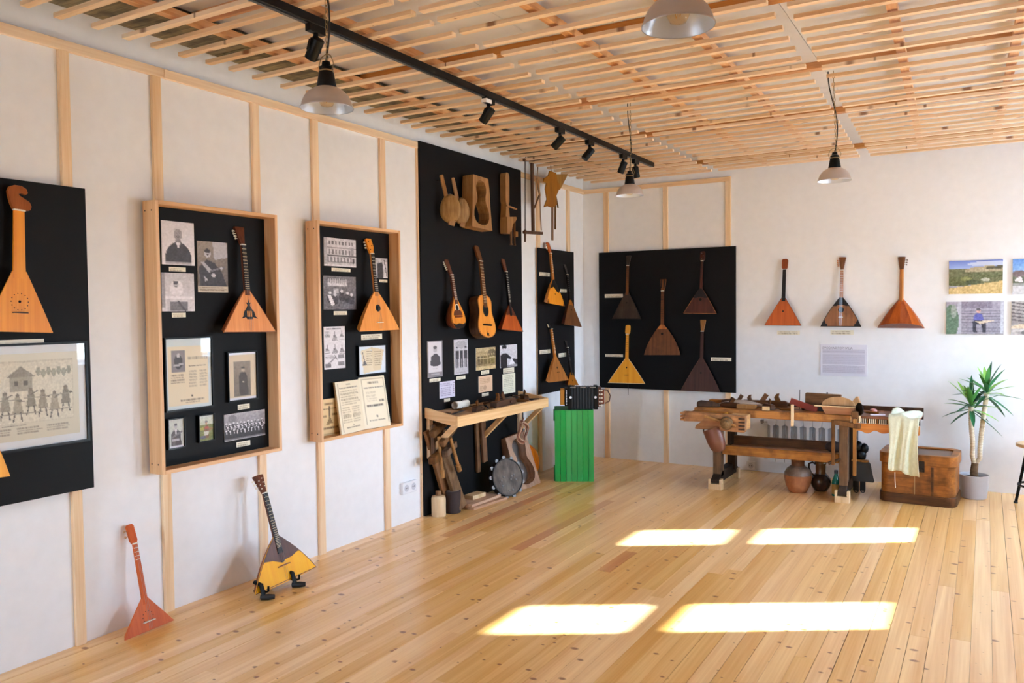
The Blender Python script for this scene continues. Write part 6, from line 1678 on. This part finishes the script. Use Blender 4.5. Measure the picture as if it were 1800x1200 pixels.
CHW = wood('chest_wood', (176, 108, 44), (124, 70, 24), 'X', False, 30, 2.0, rough=.42, stain=.8, stain_col=(70, 38, 16), var=0)
CHD = wood('chest_dark', (106, 64, 30), (70, 40, 18), 'X', False, 30, 2.0, rough=.45, stain=.5, stain_col=(44, 24, 12), var=0)
ch = thing('wooden_chest', 'old brown bentwood chest with rounded corners and a hasp, under the sack', 'chest', (3.235, -.545, 0))
ch.rotation_euler = (0, 0, math.radians(-3))
def rrect(hx_, hy_, r_, n=5):
    p = []
    for cx_, cy_, a0 in ((hx_ - r_, hy_ - r_, 0), (-hx_ + r_, hy_ - r_, PI / 2), (-hx_ + r_, -hy_ + r_, PI), (hx_ - r_, -hy_ + r_, 1.5 * PI)):
        p += [(cx_ + r_ * math.cos(a0 + PI / 2 * i / n), cy_ + r_ * math.sin(a0 + PI / 2 * i / n)) for i in range(n + 1)]
    return p
mb = MB(); mb.prism(rrect(.265, .215, .07), .0, .31, 'XY'); mb.build('body', CHW, ch, smooth=True, world=False)
mb = MB(); mb.prism(rrect(.276, .226, .078), .0, .075, 'XY'); mb.build('base_band', CHD, ch, smooth=True, bevel=.004, world=False)
mb = MB(); mb.ring(rrect(.278, .228, .078), rrect(.225, .178, .05), .312, .392, 'XY'); mb.build('lid_rim', CHW, ch, smooth=True, bevel=.003, world=False)
mb = MB(); mb.prism(rrect(.224, .177, .05), .36, .378, 'XY'); mb.build('lid_panel', M('lid_grey', (112, 88, 74), .5), ch, world=False)
mb = MB(); mb.box(.100, .118, -.2190, -.2155, .076, .30); mb.build('strap', CHD, ch, world=False)
mb = MB(); mb.box(-.02, -.012, -.2185, -.2155, .076, .28); mb.build('seam_strip', M('seam_tan', (166, 126, 82), .6), ch, world=False)
mb = MB(); mb.box(.015, .055, -.234, -.2285, .26, .345); hp = mb.build('hasp', OLDIRON, ch, bevel=.002, world=False)
mb = MB(); mb.lathe([(.016, 0), (.014, .008), (.004, .010)], 10, tf=Matrix.Translation((.035, -.234, .275)) @ Matrix.Rotation(PI / 2, 4, 'X')); lbuild(mb, 'lock_stud', OLDIRON, hp, smooth=True)
pl_ = thing('potted_yucca', 'two-stemmed yucca plant in a pale grey pot beside the chest', 'plant', (3.607, -.30, 0))
mb = MB(); mb.lathe([(.088, 0), (.094, .006), (.104, .10), (.108, .185), (.104, .190), (.099, .180), (.095, .165)], 32, cap1=False); mb.build('pot', M('pot_grey', (186, 186, 192), .35), pl_, smooth=True, world=False)
mb = MB(); mb.lathe([(.096, .158), (.096, .164), (.02, .172)], 24); mb.build('soil', M('soil', (44, 32, 26), .95), pl_, smooth=True, world=False)
TRK = wood('trunk', (226, 212, 186), (180, 158, 126), 'Z', False, 18, 120, rough=.85, var=0)
TRB = wood('trunk_base', (150, 124, 96), (104, 82, 60), 'Z', False, 18, 90, rough=.9, var=0)
def stem(nm, pts, r0_, r1_, mt):
    P = [Vector(p) for p in pts]; out, rs = [], []
    N = 64
    for i in range(N + 1):
        t = i / N * (len(P) - 1); k = min(int(t), len(P) - 2); f = t - k
        f = f * f * (3 - 2 * f) if False else f
        out.append(P[k].lerp(P[k + 1], f)); rs.append((r0_ + (r1_ - r0_) * i / N) * (1.0 + .09 * (1 if i % 2 else -1)))
    mb = MB(); mb.tube(out, rs, 12); return mb.build(nm, mt, pl_, smooth='all', world=False)
stem('trunk', [(.005, 0, .15), (.0, 0, .21), (.008, -.005, .285)], .030, .024, TRB)
tops = [((-.022, -.01, .745), [(0.002, -.005, .275), (-.012, -.01, .34), (-.010, -.012, .45), (-.022, -.012, .60), (-.024, -.01, .74)]), ((.085, .02, .86), [(.012, 0, .275), (.040, .01, .32), (.042, .015, .42), (.052, .018, .55), (.068, .02, .70), (.085, .02, .85)])]
LEAF = M('leaf_green', (74, 136, 62), .4); LEAF2 = M('leaf_dark', (40, 104, 62), .4); LEAF3 = M('leaf_light', (140, 190, 84), .42)
rl = random.Random(21)
for ti, (top, path) in enumerate(tops):
    stem('stem', path, .017, .019, TRK)
    for i in range(22):
        az_ = i * 2.399 + ti; f = i / 21
        el = math.radians(78 - 108 * (1 - f) ** 1.0 + rl.uniform(-8, 8))
        Ln = rl.uniform(.21, .30) * (1.0 if f < .8 else .95)
        w = rl.uniform(.016, .023)
        base = Vector(top) + Vector((0, 0, -.045 + .07 * f))
        d = Vector((math.cos(az_) * math.cos(el), math.sin(az_) * math.cos(el), math.sin(el)))
        side = d.cross(Vector((0, 0, 1))); side = side.normalized() if side.length > .05 else Vector((1, 0, 0))
        nrm = side.cross(d)
        vs = []
        mb = MB()
        for t, ww in ((0, .55), (.15, .8), (.4, 1.0), (.7, .75), (.9, .35), (1.0, .04)):
            c = base + d * (Ln * t) - Vector((0, 0, 1)) * (.04 * t * t)
            vs.append([mb.bm.verts.new(c - side * w * ww + nrm * w * .35 * ww), mb.bm.verts.new(c), mb.bm.verts.new(c + side * w * ww + nrm * w * .35 * ww)])
        for a_, b_ in zip(vs, vs[1:]):
            for k in range(2): mb.bm.faces.new((a_[k], a_[k + 1], b_[k + 1], b_[k]))
        mb.build('leaf', (LEAF, LEAF2, LEAF3)[(i + ti) % 3] if f > .2 else LEAF2, pl_, smooth='all', world=False)

stl = thing('round_stool', 'round wooden-topped stool with black metal legs at the right edge', 'stool', (4.045, -.43, 0))
mb = MB(); mb.lathe([(.150, .462), (.158, .466), (.158, .482), (.152, .487)], 32); mb.build('seat', wood('stool_top', (214, 180, 136), (190, 150, 106), 'X', False, 20, 1.5, rough=.45), stl, smooth=True, world=False)
for q in range(4):
    a = PI / 4 + q * PI / 2 + .35
    mb = MB(); mb.tube([(.085 * math.cos(a), .085 * math.sin(a), .46), (.165 * math.cos(a), .165 * math.sin(a), .004)], .011, 10); lg = mb.build('leg', BLACKP, stl, smooth=True, world=False)
    mb = MB(); mb.lathe([(.015, 0), (.015, .012), (.012, .016)], 10, (.165 * math.cos(a), .165 * math.sin(a), 0)); lbuild(mb, 'foot_cap', BLACKR, lg, smooth=True)
mb = MB(); mb.tube([(.137 * math.cos(t), .137 * math.sin(t), .165) for t in (2 * PI * i / 28 for i in range(28))], .009, 8, closed=True); mb.build('foot_ring', BLACKP, stl, smooth=True, world=False)

# ================================================================== HANGING FROM THE CEILING
fs = thing('frame_saw', 'dark wooden frame saw hanging from the slatted ceiling beside the tall board', 'saw', (.22, -1.45, 2.5))
fx = .22
FSW = wood('saw_wood', (96, 62, 38), (64, 40, 26), 'Z', False, 30, 2, rough=.55)
q = {'a0': (0.220, -1.623, 2.854), 'a1': (0.220, -1.635, 2.250), 'a2': (0.220, -1.638, 2.146), 'b0': (0.220, -1.501, 2.848), 'b1': (0.220, -1.492, 2.241), 'c0': (0.220, -1.656, 2.229), 'c1': (0.220, -1.333, 2.244), 't0': (0.220, -1.643, 2.851), 't1': (0.220, -1.342, 2.893),
     'd0': (0.220, -1.391, 2.830), 'd1': (0.220, -1.409, 2.732), 'd2': (0.220, -1.400, 2.642), 'd3': (0.220, -1.359, 2.571), 'd4': (0.220, -1.352, 2.395), 'd5': (0.220, -1.338, 2.269), 'e0': (0.220, -1.467, 2.454), 'e1': (0.220, -1.358, 2.597)}
mb = MB(); mb.bar(q['b0'], q['b1'], .030, .022, up=(1, 0, 0)); mb.build('stretcher', FSW, fs, bevel=.002)
mb = MB(); mb.bar(q['c0'], q['c1'], .026, .030, up=(1, 0, 0)); mb.build('lower_arm', FSW, fs, bevel=.003)
mb = MB(); mb.bar(q['t0'], q['t1'], .024, .028, up=(1, 0, 0)); mb.build('upper_arm', FSW, fs, bevel=.003)
mb = MB(); mb.bar(q['a0'], q['a1'], .012, .003, up=(1, 0, 0)); mb.build('blade', OLDIRON, fs)
mb = MB(); mb.tube([q['a1'], Vector(q['a1']).lerp(Vector(q['a2']), .5), q['a2']], [.012, .010, .008], 8); mb.build('handle', FSW, fs, smooth=True)
mb = MB(); mb.tube([q['d0'], q['d1'], q['d2'], q['d3'], q['d4'], q['d5']], .005, 6); mb.build('twisted_cord', M('cord_tan', (128, 94, 66), .8), fs, smooth=True)
mb = MB(); mb.bar(q['d1'], q['d3'], .022, .010, up=(1, 0, 0)); mb.build('toggle', TANW, fs, bevel=.002)
mb = MB(); mb.bar(q['e0'], q['e1'], .014, .010, up=(1, 0, 0)); mb.build('toggle_arm', FSW, fs, bevel=.002)
mb = MB(); mb.tube([Vector(q['t0']) + Vector((0, .03, .012)), Vector(q['t0']) + Vector((0, .03, .06))], .004, 6); mb.build('hanging_wire', OLDIRON, fs)
def pv(pts, d):
    return [P for P in pts]
tm = thing('template_bundle', 'bundle of brown instrument templates hanging under the ceiling beside the saw', 'templates', (0.240, -1.138, 2.829))
TMW = wood('template_wood', (170, 112, 50), (134, 82, 32), 'Z', False, 26, 3, rough=.6)
TP = [(-1.206, 2.819), (-1.082, 2.816), (-1.060, 2.751), (-1.003, 2.701), (-1.086, 2.601), (-1.076, 2.524), (-1.167, 2.488), (-1.257, 2.495), (-1.323, 2.477), (-1.266, 2.555), (-1.297, 2.643), (-1.275, 2.697), (-1.329, 2.705), (-1.317, 2.737), (-1.240, 2.768)]
mb = MB(); mb.prism(TP, .235, .245, 'YZ'); mb.build('carved_template', TMW, tm)
T2 = [(-1.023, 2.816), (-0.773, 2.851), (-0.944, 2.684), (-1.003, 2.693)]
mb = MB(); mb.prism(T2, .205, .214, 'YZ'); mb.build('triangular_template', wood('template_gold', (160, 112, 40), (128, 84, 26), 'Z', False, 26, 3, rough=.6), tm)
for a_, b_, w_ in (((0.225, -1.127, 2.509), (0.225, -1.133, 2.196), .028), ((0.200, -1.019, 2.612), (0.200, -1.025, 2.305), .024), ((0.180, -0.969, 2.620), (0.180, -0.924, 2.518), .014)):
    mb = MB(); mb.bar(a_, b_, w_, .010, up=(1, 0, 0)); mb.build('strip_template', OLDW, tm, bevel=.001)
mb = MB(); mb.tube([(0.240, -1.172, 2.813), (0.240, -1.183, 2.864), (0.240, -1.182, 2.905)], .004, 6); mb.build('hanging_loop', M('cord_tan', (128, 94, 66), .8), tm, smooth=True)

SHADE = M('shade_alu', (196, 188, 186), .38, .55); SHIN = M('shade_inside', (212, 216, 224), .3, .35)
BULB = glass_mat('bulb_glass', (255, 244, 226)); FIL = M('filament', (214, 170, 90), .4, .5)
CHN = M('chain_brass', (150, 128, 92), .35, .8)
def pendant(label, rim, ztop, cx, cy, bend=.02, hang=.10):
    x, y, z = rim
    r = thing('pendant_lamp', label, 'lamp', (x, y, z), 'aluminium pendant lamps')
    R_ = .088
    mb = MB()
    prof = [(R_ + .003, 0), (R_ + .004, .004), (R_, .008), (R_ * .97, .020), (R_ * .87, .040), (R_ * .70, .057), (R_ * .48, .069), (.030, .074)]
    mb.lathe(prof, 36, cap0=False, cap1=False); s = mb.build('shade', SHADE, r, smooth='all', world=False)
    mb = MB(); mb.lathe([(R_ + .002, .001), (R_ * .945, .020), (R_ * .845, .039), (R_ * .68, .055), (R_ * .46, .066), (.026, .070)], 36, cap0=False); lbuild(mb, 'shade_lining', SHIN, s, smooth='all')
    mb = MB(); mb.lathe([(.032, .070), (.034, .075), (.026, .122), (.024, .126), (.024, .142), (.016, .146), (.014, .160), (.006, .163)], 20); mb.build('socket', BLACKP, r, smooth=True, world=False)
    mb = MB(); mb.lathe([(.025, .1255), (.0265, .128), (.025, .1305)], 20, cap0=False, cap1=False); mb.build('clamp_ring', CHN, r, smooth=True, world=False)
    mb = MB(); mb.lathe([(.004, .006), (.020, .010), (.029, .028), (.022, .050), (.014, .068)], 18, cap0=True, cap1=False); bo = mb.build('bulb', BULB, r, smooth='all', world=False)
    mb = MB(); mb.tube([(-.010, 0, .045), (-.006, .004, .022), (0, 0, .040), (.006, -.004, .022), (.010, 0, .045)], .0012, 5); lbuild(mb, 'filament', FIL, bo)
    top = Vector((cx - x, cy - y, ztop - z))
    a = Vector((0, 0, .161))
    N = 10
    mb = MB(); mb.tube([a.lerp(top, i / N) + Vector((bend * math.sin(PI * i / N * 1.6), 0, 0)) for i in range(N + 1)], .0032, 8); mb.build('cord', BLACKR, r, smooth=True, world=False)
    mb = MB()
    NL = int((top - a).length / .021)
    for i in range(NL):
        c = a.lerp(top, (i + .5) / NL) + Vector((.009, -.004, 0))
        ax = Vector((1, 0, 0)) if i % 2 else Vector((0, 1, 0))
        mb.tube([c + ax * .0048 * math.cos(t) + Vector((0, 0, .0125 * math.sin(t))) for t in (2 * PI * k / 8 for k in range(8))], .0015, 4, closed=True)
    mb.build('chain', CHN, r, smooth='all', world=False, kind='stuff')
    for s_ in (-1, 1):
        mb = MB(); mb.tube([(s_ * .025, 0, .128), (s_ * .034, 0, .15), (s_ * .022, 0, .178), (.009, -.004, .186)], .0018, 5); mb.build('hanger_wire', CHN, r, smooth=True, world=False)
    return r
pendant('pendant lamp nearest the left wall, below the black track', (1.704, -5.665, 2.255), 2.88, (1.692, -5.653, 2.690)[0], (1.692, -5.653, 2.690)[1])
pendant('pendant lamp cut off by the top edge of the picture', (3.005, -5.796, 2.257), 2.88, (2.999, -5.794, 2.381)[0], (2.999, -5.794, 2.381)[1])
pendant('smallest pendant lamp, in front of the square black board', (1.658, -2.791, 2.294), 2.90, (1.649, -2.770, 2.890)[0], (1.649, -2.770, 2.890)[1], .012)
pendant('pendant lamp over the workbench, above the three white-wall balalaikas', (2.932, -2.881, 2.264), 2.885, (2.912, -2.866, 2.869)[0], (2.912, -2.866, 2.869)[1])

tk = thing('lighting_track', 'long black lighting track under the slatted ceiling', 'track', (1.13, -4.2, 2.80))
mb = MB(); mb.loft([[(1.128 - .017, -7.6, 2.812), (1.128 + .017, -7.6, 2.812), (1.128 + .017, -7.6, 2.85), (1.128 - .017, -7.6, 2.85)], [(1.110 - .017, -.895, 2.812), (1.110 + .017, -.895, 2.812), (1.110 + .017, -.895, 2.85), (1.110 - .017, -.895, 2.85)]]); mb.build('rail', BLACKP, tk, bevel=.002)
mb = MB(); mb.box(1.105, 1.123, -7.5, -.91, 2.8085, 2.8115); mb.build('rail_slot', M('slot_grey', (60, 60, 62), .4), tk)
def spot(label, y, aim, white=False, L_=.062):
    x = 1.128 + (y + 7.6) * (-.018 / 6.7)
    r = thing('track_spotlight', label, 'spotlight', (x, y, 2.812), 'black track spotlights')
    mb = MB(); mb.box(-.016, .016, -.05, .05, -.034, 0); ad = mb.build('adapter', BLACKP, r, bevel=.002, world=False)
    if white:
        mb = MB(); mb.box(-.0175, .0175, -.0515, .01, -.034, -.012); lbuild(mb, 'white_collar', WHITEP, ad)
    mb = MB(); mb.tube([(0, 0, -.03), (0, 0, -.075)], .011, 10); mb.build('stem', BLACKP, r, smooth=True, world=False)
    d = Vector(aim).normalized(); pv_ = Vector((0, 0, -.085))
    sd = d.cross(Vector((0, 0, 1))).normalized()
    mb = MB()
    for s_ in (-1, 1): mb.bar(pv_ + Vector((0, 0, .02)) + sd * .031 * s_, pv_ + d * .030 + sd * .031 * s_, .016, .004, up=sd)
    mb.bar(pv_ + Vector((0, 0, .02)) - sd * .031, pv_ + Vector((0, 0, .02)) + sd * .031, .004, .016, up=d); mb.build('yoke', BLACKP, r, world=False)
    mb = MB(); mb.tube([pv_ - d * .032, pv_ - d * .028, pv_ + d * L_, pv_ + d * (L_ + .004)], [.022, .028, .028, .026], 18); hd_ = mb.build('lamp_head', BLACKP, r, smooth=True, world=False)
    mb = MB(); mb.cyl(pv_ + d * (L_ + .0035), pv_ + d * (L_ + .006), .022, n=16); lbuild(mb, 'lens', M('lens_dark', (60, 62, 66), .1), hd_)
spot('track spotlight directly behind the lamp nearest the left wall', -5.10, (-.62, .1, -.75))
spot('track spotlight with a white collar', -3.66, (-.66, .0, -.75), True)
spot('short track spotlight, third from the camera along the track', -2.72, (-.70, -.1, -.65))
spot('track spotlight tilted towards the camera, right of the short one', -2.23, (-.50, -.45, -.80))
spot('track spotlight just behind the smallest pendant, pointing down left', -1.576, (-.40, .0, -.92))
spot('last track spotlight at the far end of the track', -1.309, (.12, .2, -.95))
